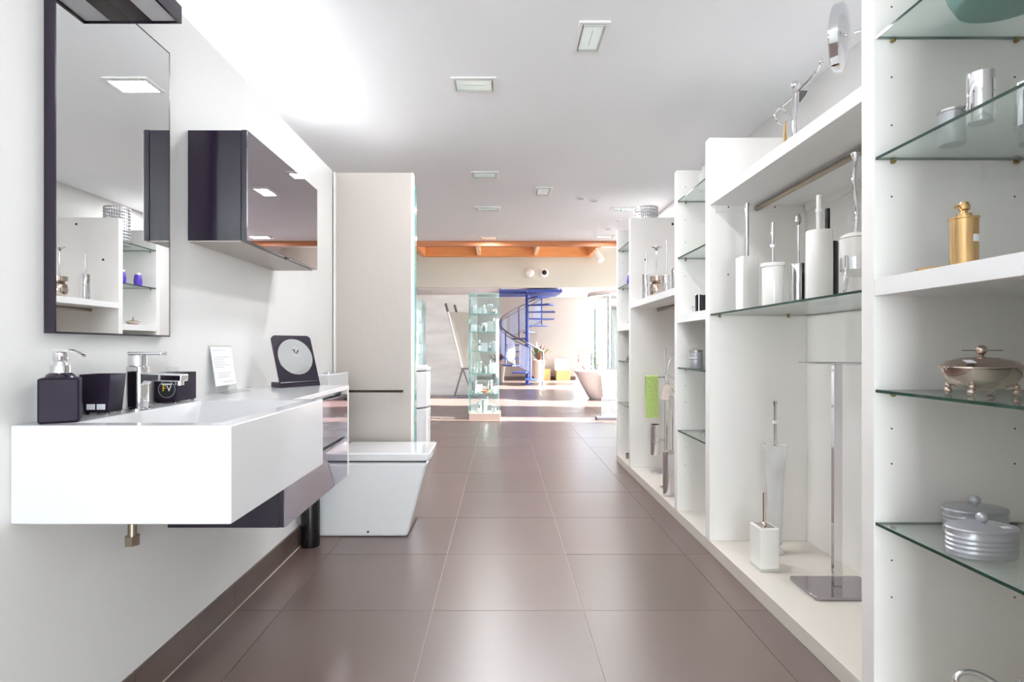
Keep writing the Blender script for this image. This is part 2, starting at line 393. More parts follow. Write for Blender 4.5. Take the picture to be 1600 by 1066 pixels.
for x, y, l in ((.737, 5.16, 'small round chrome downlight, first of the close pair'), (.877, 5.25, 'small round chrome downlight, second of the close pair'),
                (1.27, 6.05, 'small round downlight past the pair towards the shelving end'), (1.25, 6.5, 'small round downlight nearest the oak ceiling edge')): round_light(x, y, l)
# ------------------------------------------------------------------ washbasin and vanity
wbn = thing('washbasin', 'white block washbasin with a long side counter on the wall', 'sink', (-.83, 1.515, .66))
b = B(); X0, X1, Y0, Y1, Z0, Z1 = WX+.001, -.588, 1.204, 1.826, .66, .876
o8 = [b.verts.new(p) for p in ((X0,Y0,Z0),(X1,Y0,Z0),(X1,Y1,Z0),(X0,Y1,Z0),(X0,Y0,Z1),(X1,Y0,Z1),(X1,Y1,Z1),(X0,Y1,Z1))]
px0, px1, py0, py1 = -.962, -.636, 1.252, 1.775
it = [b.verts.new(p) for p in ((px0,py0,Z1),(px1,py0,Z1),(px1,py1,Z1),(px0,py1,Z1))]
ib = [b.verts.new(p) for p in ((px0+.03,py0+.03,.79),(px1-.02,py0+.03,.79),(px1-.02,py1-.10,.79),(px0+.03,py1-.10,.79))]
for fi in ((3,2,1,0),(0,1,5,4),(1,2,6,5),(2,3,7,6),(3,0,4,7)): b.faces.new([o8[i] for i in fi])
for i in range(4):
    k = (i+1) % 4
    b.faces.new((o8[4+i], o8[4+k], it[k], it[i])); b.faces.new((it[i], it[k], ib[k], ib[i]))
b.faces.new(ib)
obj('basin', b, 'solid_surface', wbn, bevel=.004)
b = B(); cyl(b, -.80, 1.47, .7905, .794, .028); obj('drain', b, 'chrome', wbn)
obj('counter', boxb(X0, -.685, 1.8265, 2.49, .858, .876), 'solid_surface', wbn, bevel=.002)
vc = thing('vanity_cabinet', 'dark purple wall cabinet with two smoked mirror drawers under the counter', 'cabinet', (-.88, 2.12, .474))
obj('body', boxb(WX+.012, -.7055, 1.754, 2.468, .474, .6555), 'purple', vc, bevel=.001)
obj('upper_body', boxb(WX+.012, -.715, 1.83, 2.468, .656, .8575), 'purple', vc)
for z0, z1, y0 in ((.4745, .648, 1.7545), (.6585, .838, 1.832)):
    d = obj('drawer', boxb(-.705, -.690, y0, 2.466, z0, z1), 'purple', vc, bevel=.001)
    obj('drawer_glass', boxb(-.6898, -.686, y0+.001, 2.465, z0+.001, z1-.001), 'dark_gloss', d)
obj('end_panel', boxb(WX+.012, -.686, 2.4685, 2.489, .474, .8575), 'trim_white', vc, bevel=.001)
# supply valve
v = thing('supply_valve', 'small nickel angle valve under the white basin', 'valve', (-1.0, 1.5, .51))
b = B(); cyl(b, -1.0, 1.5, .57, .6595, .007); obj('pipe', b, 'nickel', v)
b = B(); cyl(b, -1.0, 1.5, .535, .575, .011, 12); tube(b, ((-1.0, 1.5, .585), (-.965, 1.5, .592)), .012, 10); obj('body', b, 'nickel', v)
b = B(); cyl(b, -1.0, 1.5, .511, .536, .019, 6); obj('nut', b, 'nickel', v)
b = B(); ball(b, (-.965, 1.5, .592), .016); obj('cap', b, 'nickel', v)
# faucet
fx, fy, fz = -.995, 1.516, .8765
f = thing('faucet', 'chrome single lever basin faucet with a flat spout', 'faucet', (fx, fy, fz))
b = B(); lathe(b, ((.031, 0), (.031, .004), (.026, .006)), (fx, fy, fz)); obj('base_ring', b, 'chrome', f)
b = B(); prism(b, rrect(fx-.024, fx+.022, fy-.022, fy+.022, .012), 'z', fz+.006, fz+.118); obj('column', b, 'chrome', f, bevel=.002)
b = B(); prism(b, [(fx+.012, fz+.055), (fx+.03, fz+.078), (fx+.128, fz+.076), (fx+.130, fz+.096), (fx+.03, fz+.100), (fx+.012, fz+.102)], 'y', fy-.018, fy+.018); obj('spout', b, 'chrome', f, bevel=.004)
b = B(); cyl(b, fx+.114, fy, fz+.066, fz+.077, .011); obj('aerator', b, 'chrome', f)
b = B(); cyl(b, fx-.001, fy, fz+.1185, fz+.148, .0235); obj('cartridge_cap', b, 'chrome', f, bevel=.0015)
b = B(); box(b, fx-.022, fx+.072, fy-.014, fy+.014, fz+.1485, fz+.157); obj('lever', b, 'chrome', f, bevel=.0025)
# soap dispenser
dx, dy = -1.010, 1.268
t = thing('soap_dispenser', 'dark purple square soap dispenser with a chrome pump on the basin', 'soap dispenser', (dx, dy, .8765))
b = xf(boxb(-.0375, .0375, -.036, .036, .8765, .977), Matrix.Translation((dx, dy, 0)) @ Matrix.Rotation(math.radians(33), 4, 'Z')); obj('bottle', b, 'purple_matte', t, bevel=.005, seg=3)
b = B(); lathe(b, ((.030, .9772), (.026, .984), (.020, .988)), (dx, dy, 0)); obj('neck', b, 'purple', t)
b = B(); lathe(b, ((.0195, .988), (.0195, 1.005)), (dx, dy, 0)); obj('collar', b, 'chrome', t)
b = B(); lathe(b, ((.013, 1.005), (.012, 1.013), (.015, 1.018), (.0155, 1.034), (.010, 1.036)), (dx, dy, 0)); obj('pump_head', b, 'chrome', t)
b = B(); pts = [(dx-.018, dy, 1.037), (dx+.0, dy, 1.0395), (dx+.02, dy, 1.038), (dx+.038, dy, 1.033), (dx+.054, dy, 1.024)]
rings = []
for i, p in enumerate(pts):
    hw = .011-.0012*i; rings.append([(p[0], p[1]-hw, p[2]), (p[0], p[1]+hw, p[2]), (p[0], p[1]+hw, p[2]+.004), (p[0], p[1]-hw, p[2]+.004)])
loft(b, rings); obj('nozzle', b, 'chrome', t)
# tumbler
t = thing('tumbler', 'dark purple square flared tumbler beside the soap dispenser', 'cup', (-1.0285, 1.43, .8765), rotz=.10)
b = B()
def sq(h, z): return [(-h, -h, z), (h, -h, z), (h, h, z), (-h, h, z)]
loft(b, [sq(.030, .004), sq(.0365, .101), sq(.034, .101), sq(.028, .01)]); obj('body', b, 'purple_matte', t, local=True, bevel=.0015)
b = B()
for sx in (-1, 1):
    for sy in (-1, 1): cyl(b, sx*.024, sy*.024, 0, .0045, .005, 8)
obj('feet', b, 'black', t, local=True)
for sx in (-.011, .013): obj('sticker', boxb(sx-.010, sx+.010, -.0325, -.0318, .012, .026), 'sticker', t, local=True)  # two small white marks low on the near face
# square box with round badge
bx, by = -1.025, 1.745
t = thing('tissue_box', 'low black square holder with a round logo badge behind the faucet', 'box', (bx, by, .8765))
b = B(); box(b, bx-.036, bx+.033, by-.055, by+.055, .8805, .968); obj('body', b, 'purple_matte', t, bevel=.002)
b = B()
for sx in (-.028, .025):
    for sy in (-.046, .046): cyl(b, bx+sx, by+sy, .8765, .8805, .005, 8)
obj('feet', b, 'black', t)
bz = .918; bxx = bx+.004
b = B(); tube(b, ((bxx, by-.0552, bz), (bxx, by-.0562, bz)), .026, 32); bd = obj('badge', b, 'print_black', t)
b = B(); lathe(b, ((.0248, 0), (.026, 0), (.026, .0005), (.0248, .0005), (.0248, 0)), seg=36, cap0=False, cap1=False); xf(b, Matrix.Translation((bxx, by-.0562, bz)) @ Matrix.Rotation(PI/2, 4, 'X')); obj('badge_rim', b, 'silver_paint', bd)
R90 = Matrix.Rotation(PI/2, 4, 'X')
for ch, cx, m_ in (('F', -.008, 'print_yellow'), ('V', .007, 'sticker')):
    b = text_bm(ch, .026); xf(b, Matrix.Translation((bxx+cx, by-.0567, bz+.002)) @ R90); obj('badge_letter', b, m_, bd)
obj('badge_bar', boxb(bxx-.016, bxx+.016, by-.0567, by-.0562, bz+.0135, bz+.0175), 'sticker', bd)
b = B(); box(b, bx-.015, bx+.012, by-.03, by-.005, .9685, .984); obj('clear_block', b, 'acrylic', t, bevel=.002)
# price card in acrylic holder
t = thing('price_card', 'white printed price card in a clear holder leaning by the wall', 'sign', (-1.05, 2.10, .8765))
def leanp(u, z): # u along the wall, z height; leans back to the wall
    k = (z-.8765)/.18; return (-1.040-.026*k, u, z)
def slab(b, u0, u1, z0, z1, o0, o1):
    q = []
    for o_ in (o0, o1): q.append([tuple(Vector(leanp(u, z))+Vector((o_, 0, 0))) for u, z in ((u0, z0), (u1, z0), (u1, z1), (u0, z1))])
    return loft(b, q)
obj('card', slab(B(), 2.022, 2.178, .903, 1.048, 0, .001), 'sticker', t)
obj('holder', slab(B(), 2.018, 2.182, .8785, 1.052, -.004, -.0005), 'acrylic', t)
obj('holder_foot', boxb(-1.043, -.99, 2.018, 2.182, .8768, .8785), 'acrylic', t)
for z, u0, u1 in ((1.033, 2.03, 2.13), (1.008, 2.035, 2.16), (1.001, 2.035, 2.11), (.993, 2.035, 2.10), (.986, 2.035, 2.12), (.978, 2.035, 2.16), (.970, 2.035, 2.10), (.948, 2.045, 2.15), (.940, 2.05, 2.14), (.933, 2.05, 2.13), (.915, 2.08, 2.16)):
    obj('text_line', slab(B(), u0, u1, z, z+.0028, .001, .0013), 'print_grey', t)
# table mirror
t = thing('table_mirror', 'purple cosmetic stand mirror with a round glass on the counter', 'mirror', (-.868, 2.395, .8765), rotz=math.atan2(.156, .120))
lean = Matrix.Rotation(math.radians(-20), 4, 'X')
# local frame: x along the plate, -y is the front
poly = [(-.095, 0), (.095, 0)]
for cx, cz, a in ((.075, .215, 0), (-.075, .215, 90)):
    for i in range(6):
        q = math.radians(a+18*i); poly.append((cx+.02*math.cos(q), cz+.02*math.sin(q)))
b = B(); prism(b, poly, 'y', -.004, .004); xf(b, lean); obj('plate', b, 'purple', t, local=True, bevel=.001)
b = B(); tube(b, ((0, -.0042, .135), (0, -.0062, .135)), .082, 48); xf(b, lean); g = obj('mirror_glass', b, 'mirror', t, local=True)
b = B(); xf(box(B(), .0, .001, 0, .001, 0, .001), Matrix.Identity(4)).free()
for k, (cx, cz, a, l, w_) in enumerate(((-.002, .166, 0, .016, .003), (.0, .158, 1.25, .016, .0035), (.013, .157, -1.0, .022, .0045))):
    b = boxb(-l/2, l/2, -.0003, .0003, -w_/2, w_/2); xf(b, lean @ Matrix.Translation((cx, -.0066, cz)) @ Matrix.Rotation(a, 4, 'Y')); obj('logo_stroke', b, 'print_black', g, local=True)
for cz, l in ((.178, .018), (.143, .026), (.138, .018)):
    b = boxb(-l/2, l/2, -.0003, .0003, -.001, .001); xf(b, lean @ Matrix.Translation((.004, -.0066, cz))); obj('logo_line', b, 'print_grey', g, local=True)
obj('foot', boxb(-.095, .095, .0, .075, 0, .022), 'purple', t, local=True, bevel=.003)
t['_'] = 0; del t['_']
# ------------------------------------------------------------------ wall mirror and its lamp
t = thing('wall_mirror', 'tall wall mirror in a dark purple frame above the basin', 'mirror', (-1.0565, 1.518, 1.079))
b = B(); y0, y1, z0, z1 = 1.2936, 1.743, 1.079, 1.973
box(b, WX+.0005, -1.0465, y0+.004, y1-.004, z0+.004, z1-.004); obj('backing', b, 'purple', t)
b = B(); xa, xb = WX+.0005, -1.0435
box(b, xa, xb, y0, y0+.004, z0, z1); box(b, xa, xb, y1-.004, y1, z0, z1); box(b, xa, xb, y0+.004, y1-.004, z0, z0+.004); box(b, xa, xb, y0+.004, y1-.004, z1-.004, z1)
obj('frame', b, 'purple', t)
obj('mirror_glass', boxb(-1.0462, -1.0437, y0+.0045, y1-.0045, z0+.0045, z1-.0045), 'mirror', t)
t = thing('mirror_lamp', 'dark purple box lamp with a white diffuser above the wall mirror', 'lamp', (-.975, 1.40, 1.965))
ly0, ly1 = 1.24, 1.565
b = B(); box(b, -1.0432, -.913, ly0, ly1, 1.9735, 2.012); box(b, -.913, -.906, ly0, ly1, 1.961, 2.012); box(b, -1.0432, -.906, ly0-.007, ly0, 1.963, 2.012); box(b, -1.0432, -.906, ly1, ly1+.004, 1.963, 2.012); box(b, -1.0432, -.985, ly0, ly1, 1.966, 1.9734)
obj('housing', b, 'purple', t)
obj('diffuser', boxb(-.9845, -.9135, ly0+.004, ly1-.004, 1.967, 1.9733), 'sticker', t)
# ------------------------------------------------------------------ mirror cabinet
t = thing('mirror_cabinet', 'dark purple wall cabinet with a smoked mirror door', 'cabinet', (-.97, 2.245, 1.41))
obj('body', boxb(WX+.0005, -.888, 1.887, 2.603, 1.411, 1.787), 'purple', t, bevel=.0015)
d = obj('door', boxb(-.8865, -.8685, 1.8865, 2.6035, 1.410, 1.788), 'purple', t, bevel=.001)
obj('door_mirror', boxb(-.8683, -.8655, 1.888, 2.602, 1.4115, 1.7865), 'smoked_mirror', d)
b = B(); cyl(b, -.872, 2.25, 1.4035, 1.4098, .009, 12); obj('door_knob', b, 'black', d)
obj('base_board', boxb(WX+.0005, -.888, 1.889, 2.601, 1.4065, 1.4108), 'panel_beige', t)
# ------------------------------------------------------------------ toilet
t = thing('toilet', 'white square floor standing toilet with lid and cistern', 'toilet', (-.76, 3.24, 0))
b = B(); prism(b, [(-1.055, .0005), (-.520, .0005), (-.408, .412), (-1.055, .412)], 'y', 3.05, 3.43); obj('bowl', b, 'ceramic', t, bevel=.018, seg=4)
obj('seat_gap_shade', boxb(-.93, -.415, 3.056, 3.424, .4125, .418), 'black_soft', t)  # shade of the thin gap under the lid, given as a black sheet
b = B(); prism(b, rrect(-.93, -.398, 3.047, 3.433, .02), 'z', .4185, .462); obj('lid', b, 'ceramic', t, bevel=.008, seg=3)
b = B(); box(b, -1.055, -.945, 3.04, 3.425, .413, .897); obj('cistern', b, 'ceramic', t, bevel=.010, seg=3)
b = B(); cyl(b, -1.0, 3.2, .8975, .906, .028); obj('flush_button', b, 'chrome', t, bevel=.002)
b = B(); tube(b, ((-.735, 3.0502, .03), (-.735, 3.046, .03)), .006, 12); obj('screw_cap', b, 'hole', t)
b = B(); lathe(b, ((.046, .0005), (.048, .01), (.048, .385), (.043, .395), (.030, .395)), (-1.007, 2.92, 0), 32)
t = thing('brush_holder', 'tall black cylinder holder on the floor beside the toilet', 'toilet brush', (-1.007, 2.92, 0))
obj('holder', b, 'black', t); b = B(); lathe(b, ((.045, .002), (.0475, .002), (.0475, .008)), (-1.007, 2.92, 0)); b.free()
b = B(); cyl(b, -1.007, 2.92, .3955, .46, .009); obj('handle', b, 'black', t)
b = B(); tube(b, ((-1.057, 3.535, .768), (-1.057, 3.535, .769)), .005); b.free()
t = thing('towel_bar', 'slim dark metal towel bar on the tall beige panel', 'towel bar', (-.82, 3.53, .768))
b = B(); box(b, -1.03, -.622, 3.495, 3.507, .761, .776); obj('bar', b, 'dark_metal', t, bevel=.002)
for x in (-.99, -.645): obj('bracket', boxb(x, x+.02, 3.5072, 3.5395, .762, .775), 'chrome', t)
# ------------------------------------------------------------------ shelving
FX, BX = 1.06, 1.555
DIV = [(1.068, 1.123), (1.575, 1.63), (2.82, 2.878), (3.34, 3.392), (4.55, 4.602), (5.05, 5.10)]
TOPZ = 2.115
units = {}
def shelf_board(t, y0, y1, z0, z1): return obj('fixed_shelf', boxb(FX, BX-.001, y0+.0005, y1-.0005, z0, z1), 'board_edge', t, bevel=.0015)
def glass_shelf(t, y0, y1, z):
    g = B(); box(g, FX+.003, BX-.006, y0+.002, y1-.002, z, z+.008)
    for fc in g.faces:
        n = fc.calc_center_median(); fc.material_index = 0 if (abs(n.z-z) < 1e-5 or abs(n.z-z-.008) < 1e-5) else 1
    o = obj('glass_shelf', g, ['shelf_glass', 'glass_edge'], t)
    p = B(); n = 0
    for x in (1.11, 1.46):
        for ya, yb in ((y0, y0+.014), (y1-.014, y1)):
            q = B(); tube(q, ((x, ya+.0003, z-.005), (x, yb-.0003, z-.005)), .0048, 10); tube(q, ((x, (ya+yb)/2-.003, z-.006), (x, (ya+yb)/2+.003, z-.006)), .006, 10)
            obj('shelf_pin', q, 'brass', o)
    p.free(); return o
def unit(key, label, k, wide, own_near=False):
    y0, y1 = DIV[k][1], DIV[k+1][0]
    t = thing('shelving_unit', label, 'shelving', (1.30, (y0+y1)/2, 0), 'white display shelving along the wall'); units[key] = t
    yb0 = DIV[k][0] if own_near else y0
    fl = obj('base', boxb(FX, BX+.02, yb0+.0003, DIV[k+1][1]-.0003, .0005, .06), 'board_base', t, bevel=.0015)
    obj('back_panel', boxb(BX, BX+.02, yb0+.0003, DIV[k+1][1]-.0003, .0605, TOPZ), 'board', t)
    sp_ = obj('side_panel', boxb(FX, BX-.0005, DIV[k+1][0], DIV[k+1][1], .0605, TOPZ), ['board'], t, bevel=.0015)
    if own_near: obj('side_panel', boxb(FX, BX-.0005, DIV[k][0], DIV[k][1], .0605, TOPZ), 'board', t, bevel=.0015)
    if not wide:
        shelf_board(t, y0, y1, 1.192, 1.241)
        for z in (1.922, 1.578, .918, .541): glass_shelf(t, y0, y1, z)
        for z in (2.015, 1.815, 1.678, 1.475, .815, .715, .44, .335):
            for x in (1.11, 1.46):
                b = B(); tube(b, ((x, y1-.0008, z), (x, y1-.0002, z)), .0026, 8); obj('peg_hole', b, 'hole', sp_)
    return t, y0, y1, sp_
u1, a1, e1, _ = unit('n1', 'narrow white shelving bay holding the gold dispenser and steel tureen', 0, False, True)
u2, a2, e2, s2 = unit('w2', 'wide white shelving bay with brush holders on one glass shelf', 1, True)
shelf_board(u2, a2, e2, 1.770, 1.817); glass_shelf(u2, a2, e2, 1.208)
obj('cleat', boxb(BX-.016, BX-.001, a2, e2-.016, 1.735, 1.7695), 'board', u2); obj('cleat', boxb(FX+.03, BX-.017, e2-.0045, e2-.0005, 1.735, 1.7695), 'board', u2)
b = B(); tube(b, ((1.299, a2+.0005, 1.752), (1.299, e2-.005, 1.752)), .0125, 14); obj('hanging_rod', b, 'nickel', u2)
for x, z in ((1.155, 1.76), (1.39, 1.76), (1.155, 1.417), (1.39, 1.417)):
    b = B(); tube(b, ((x, e2-.0058 if z > 1.7 else e2-.001, z), (x, e2-.005 if z > 1.7 else e2-.0002, z)), .004, 8); obj('peg_hole', b, 'hole', s2)
u3, a3, e3, _ = unit('n3', 'narrow white shelving bay with a silver tin on its glass shelf', 2, False)
u4, a4, e4, s4 = unit('w4', 'wide white shelving bay with the green towel stand', 3, True)
shelf_board(u4, a4, e4, 1.367, 1.413)
b = B(); tube(b, ((1.29, a4+.0005, 1.352), (1.29, e4-.001, 1.352)), .0125, 14); obj('hanging_rod', b, 'nickel', u4)
for x, z in ((1.407, 2.06), (1.186, 1.767)):
    b = B(); tube(b, ((x, e4-.001, z), (x, e4-.0002, z)), .010, 12); obj('cable_hole', b, 'hole', s4)
u5, a5, e5, _ = unit('n5', 'narrow white shelving bay holding the purple bottles and wire basket', 4, False)
# ---- brush sets
def brush(label, x, y, z, r, h, ht, hm='chrome', bm_='porcelain', hr=.006, square=False, rim=False, knob=None, collar=True, group='toilet brush sets on the shelves', sqr=0):
    t = thing('toilet_brush', label, 'toilet brush', (x, y, z), group, rotz=sqr)
    b = B()
    if square: prism(b, rrect(-r, r, -r, r, .006), 'z', .0005, h); obj('holder', b, bm_, t, local=True, bevel=.003)
    else:
        prof = [(r*.96, .0005), (r, .006), (r, h-.004), (r*.97, h), (r*.82, h), (r*.8, h-.012)]
        lathe(b, prof, seg=32); obj('holder', b, bm_, t, local=True)
    if rim: b = B(); lathe(b, ((r+.0005, h-.012), (r*1.13, h-.010), (r*1.13, h+.003), (r*.7, h+.006), (r*.4, h+.008)), seg=32, cap0=False); obj('lid', b, bm_, t, local=True)
    elif not square: b = B(); cyl(b, 0, 0, h-.010, h+.001, r*.78, 28); obj('lid', b, 'black_soft' if bm_ != 'black' else 'black', t, local=True)
    b = B(); cyl(b, 0, 0, h-.004, ht, hr, 14); obj('handle', b, hm, t, local=True, bevel=.001)
    if knob == 'flare': b = B(); lathe(b, ((hr, ht+.0003), (hr*2.2, ht+.012), (hr*2.0, ht+.03), (hr*1.2, ht+.045))); obj('knob', b, 'steel', t, local=True)
    if collar: b = B(); cyl(b, 0, 0, h+.07, h+.082, hr+.0035, 12); obj('price_tag', b, 'sticker', t, local=True)
    return t
gz = 1.2165
brush('white square toilet brush holder with a chrome handle on glass shelf', 1.135, 2.56, gz, .038, .247, .498, square=True, hr=.009, collar=False)
brush('white round toilet brush holder with a rimmed lid on glass shelf', 1.117, 2.28, gz, .041, .172, .345, rim=True)
brush('chrome cylinder toilet brush with a flared knob on glass shelf', 1.25, 2.33, gz, .034, .181, .345, bm_='chrome', knob='flare', collar=False)
brush('tall white cylinder toilet brush with a thick white handle', 1.185, 2.065, gz, .045, .264, .398, hm='porcelain', hr=.0095)
brush('tall black cylinder toilet brush behind the white one', 1.305, 2.215, gz, .038, .25, .385, hm='black', bm_='black', hr=.009, collar=False)
t = thing('toilet_brush', 'porcelain cup toilet brush in a three legged chrome stand with wavy handle', 'toilet brush', (1.17, 1.83, gz), 'toilet brush sets on the shelves')
b = B(); lathe(b, ((.026, .065), (.040, .08), (.043, .11), (.047, .185), (.043, .19), (.03, .12), (.02, .09)), seg=32); obj('cup', b, 'porcelain', t, local=True)
b = B(); lathe(b, ((.0475, .1905), (.044, .197), (.03, .206), (.010, .211)), seg=32); obj('lid', b, 'porcelain', t, local=True)
b = B(); lathe(b, ((.0435, .085), (.0455, .085), (.0465, .125), (.0445, .125), (.0435, .085)), seg=32, cap0=False, cap1=False); obj('band', b, 'chrome', t, local=True)
for k in range(3):
    a = math.radians(205+120*k); ca, sa = math.cos(a), math.sin(a)
    b = B(); tube(b, curve([(ca*.047, sa*.047, .13), (ca*.048, sa*.048, .085), (ca*.056, sa*.056, .045), (ca*.075, sa*.075, .005)], 5), .0045); obj('leg', b, 'chrome', t, local=True)
b = B(); tube(b, [(.0075*math.sin(k*.21), .003*math.sin(k*.2), .2105+.235*k/30) for k in range(31)], .0055, 10); obj('handle', b, 'chrome', t, local=True)
b = B(); lathe(b, ((.006, .446), (.008, .452), (.014, .468), (.014, .472)), seg=20); obj('handle_cap', b, 'chrome', t, local=True)
# bay 2 floor things
bz = .0605
t = thing('toilet_brush', 'white square ceramic toilet brush holder on the shelf floor', 'toilet brush', (1.175, 2.475, bz), 'brush sets on the bay floor', rotz=.05)
b = B(); prism(b, rrect(-.043, .043, -.052, .052, .008), 'z', .012, .19); obj('holder', b, 'porcelain', t, local=True, bevel=.004)
obj('foot', boxb(-.041, .041, -.05, .05, .0005, .0118), 'grey_panel', t, local=True)
obj('top_insert', boxb(-.03, .03, -.038, .038, .1902, .193), 'steel', t, local=True, bevel=.002)
b = B(); lathe(b, ((.014, .1932), (.012, .2), (.0065, .205), (.0065, .335), (.005, .337))); obj('handle', b, 'warm_steel', t, local=True)
t = thing('toilet_brush', 'tall frosted glass toilet brush with a round chrome foot', 'toilet brush', (1.315, 2.66, bz), 'brush sets on the bay floor')
b = B(); lathe(b, ((.042, .0005), (.042, .006), (.034, .02), (.024, .028), (.024, .045)), seg=28); obj('foot', b, 'chrome', t, local=True)
b = B(); lathe(b, ((.030, .0455), (.036, .25), (.040, .38), (.050, .49), (.054, .52), (.050, .52), (.037, .38), (.028, .06)), seg=32); obj('glass_body', b, 'frost', t, local=True)
b = B(); lathe(b, ((.028, .33), (.033, .47), (.030, .48), (.010, .485)), seg=24); obj('brush_head', b, 'porcelain', t, local=True)
b = B(); lathe(b, ((.008, .486), (.0065, .50), (.0065, .70), (.011, .725), (.006, .728)), seg=16); obj('handle', b, 'steel', t, local=True)
b = B(); cyl(b, 0, 0, .62, .634, .011, 14); obj('price_tag', b, 'sticker', t, local=True)
t = thing('towel_stand', 'chrome towel stand with a flat square base and thin top bar', 'towel stand', (1.37, 2.26, bz))
b = B(); prism(b, rrect(1.222, 1.52, 2.15, 2.355, .012), 'z', bz+.0005, bz+.014); obj('base', b, 'smoked_mirror', t, bevel=.002)
obj('post', boxb(1.352, 1.386, 2.25, 2.27, bz+.0145, .975), 'chrome', t, bevel=.001)
b = B(); tube(b, ((1.235, 2.30, .981), (1.54, 2.19, .981)), .006, 10); obj('bar', b, 'chrome', t)
# bay 2 top things (on thick shelf)
tz = 1.8175
t = thing('towel_ring_stand', 'chrome ring stand with a ball top and two curved arms', 'towel stand', (1.13, 2.13, tz))
b = B(); lathe(b, ((.04, .0005), (.04, .006), (.012, .012), (.011, .014)), (1.13, 2.13, tz)); obj('base', b, 'chrome', t)
b = B(); cyl(b, 1.13, 2.13, tz+.0145, 2.03, .0105, 16); obj('pole', b, 'chrome', t)
b = B(); lathe(b, ((.012, 2.0303), (.006, 2.036), (.006, 2.040)), (1.13, 2.13, 0)); ball(b, (1.13, 2.13, 2.056), .017); obj('finial', b, 'chrome', t)
b = B(); tube(b, curve([(1.13, 2.1195, 2.022), (1.13, 2.05, 2.03), (1.13, 1.985, 2.038), (1.13, 1.96, 2.05)]), .005); ball(b, (1.13, 1.956, 2.056), .009); obj('arm', b, 'chrome', t)
b = B(); tube(b, [(1.13, 2.1405, 2.018), (1.13, 2.19, 2.018), (1.13, 2.235, 2.018)], .005); obj('arm', b, 'chrome', t)
b = B(); tube(b, [(1.13+.032*math.cos(k*PI/12), 2.235+.012*math.cos(k*PI/12), 1.980+.032*math.sin(k*PI/12)) for k in range(24)], .003, 6, closed=True); obj('ring', b, 'chrome', t)
b = B(); prism(b, [(2.098, 2.02), (2.045, 1.995), (2.06, 1.985), (2.098, 1.975)], 'x', 1.128, 1.131); obj('paper_tag', b, 'print_black', t)
t = thing('wooden_tag', 'slim tapered wooden stick standing beside the ring stand', 'stick', (1.12, 2.185, tz))
b = B(); prism(b, [(1.112, tz+.0005), (1.128, tz+.0005), (1.121, tz+.12), (1.117, tz+.12)], 'y', 2.182, 2.188); obj('stick', b, 'wood_tag', t)
obj('foot', boxb(1.111, 1.129, 2.176, 2.194, tz+.0003, tz+.004), 'wood_tag', t)
t = thing('cosmetic_mirror', 'round chrome cosmetic mirror on a jointed arm on the top shelf', 'mirror', (1.24, 1.80, tz))
b = B(); lathe(b, ((.075, .0005), (.075, .006), (.02, .016), (.009, .022)), (1.24, 1.78, tz), 32); obj('base', b, 'chrome', t)
b = B(); cyl(b, 1.24, 1.78, tz+.0225, 2.105, .008); obj('pole', b, 'chrome', t)
b = B(); tube(b, [(1.24, 1.78, 2.098), (1.205, 1.83, 2.10), (1.185, 1.855, 2.10)], .007); ball(b, (1.24, 1.78, 2.105), .014); obj('arm', b, 'chrome', t)
mm = Matrix.Translation((1.150, 1.885, 2.10)) @ Matrix.Rotation(math.radians(-39), 4, 'Z') @ Matrix.Rotation(math.radians(4), 4, 'Y') @ Matrix.Rotation(PI/2, 4, 'Y')
b = B(); lathe(b, ((.104, -.016), (.108, -.012), (.108, .012), (.095, .02), (.02, .03)), seg=48, cap0=False); xf(b, mm); hd = obj('head', b, 'chrome', t)
b = B(); cyl(b, 0, 0, -.0155, -.013, .1035, 48); xf(b, mm); obj('mirror_glass', b, 'mirror', hd)
t = thing('wooden_figure', 'small rounded wooden peg on a dark base on the top shelf', 'ornament', (1.175, 1.975, tz))
b = B(); lathe(b, ((.010, .0105), (.010, .04), (.007, .05), (.001, .052)), (1.175, 1.975, tz), 14); obj('knob', b, 'wood_tag', t)
b = B(); lathe(b, ((.03, .0005), (.03, .006), (.02, .010)), (1.175, 1.975, tz), 20); obj('base', b, 'black', t)
# bay 1 things
def cup(name, label, cat, x, y, z, r, h, m, band=False):
    t = thing(name, label, cat, (x, y, z))
    b = B(); lathe(b, ((r*.93, .0005), (r, .004), (r, h), (r*.93, h), (r*.9, .008)), seg=28); obj('body', b, m, t, local=True)
    if band: b = B(); lathe(b, ((r+.0006, h*.35), (r+.0006, h*.85)), seg=28, cap0=False, cap1=False); lathe(b, ((r*.3, h+.001),(r*.3, h+.0015))); obj('label_band', b, 'sticker', t, local=True)
    return t
z2 = 1.5865
t = cup('tumbler', 'tall chrome tumbler with a white label on the upper glass shelf', 'cup', 1.155, 1.335, z2, .027, .12, 'chrome'); b = B(); 
rg = []
for zz in (.05, .068, .07, .098):
    rg.append([(.0278*math.cos(a), .0278*math.sin(a), zz) for a in [math.radians(-75+8*k) for k in range(7)]])
loft(b, rg[:2], False, False, closed=False); loft(b, rg[2:], False, False, closed=False); obj('label_sticker', b, 'sticker', t, local=True)
t = cup('metal_jar', 'short brushed steel jar with a hinged lid on the upper glass shelf', 'jar', 1.205, 1.48, z2, .031, .085, 'silver_paint')
b = B(); lathe(b, ((.0315, .0855), (.0325, .087), (.0325, .092), (.01, .095)), seg=28); obj('lid', b, 'steel', t, local=True)
b = B(); tube(b, [(.0, -.0325, .08), (.012, -.036, .088), (.022, -.030, .094)], .003, 6); obj('clasp', b, 'steel', t, local=True)
cup('tumbler', 'plain chrome tumbler behind the labelled one on the upper glass shelf', 'cup', 1.30, 1.36, z2, .032, .11, 'chrome')
cup('tumbler', 'plain chrome tumbler at the shelf back beside the steel jar', 'cup', 1.415, 1.47, z2, .032, .10, 'chrome')
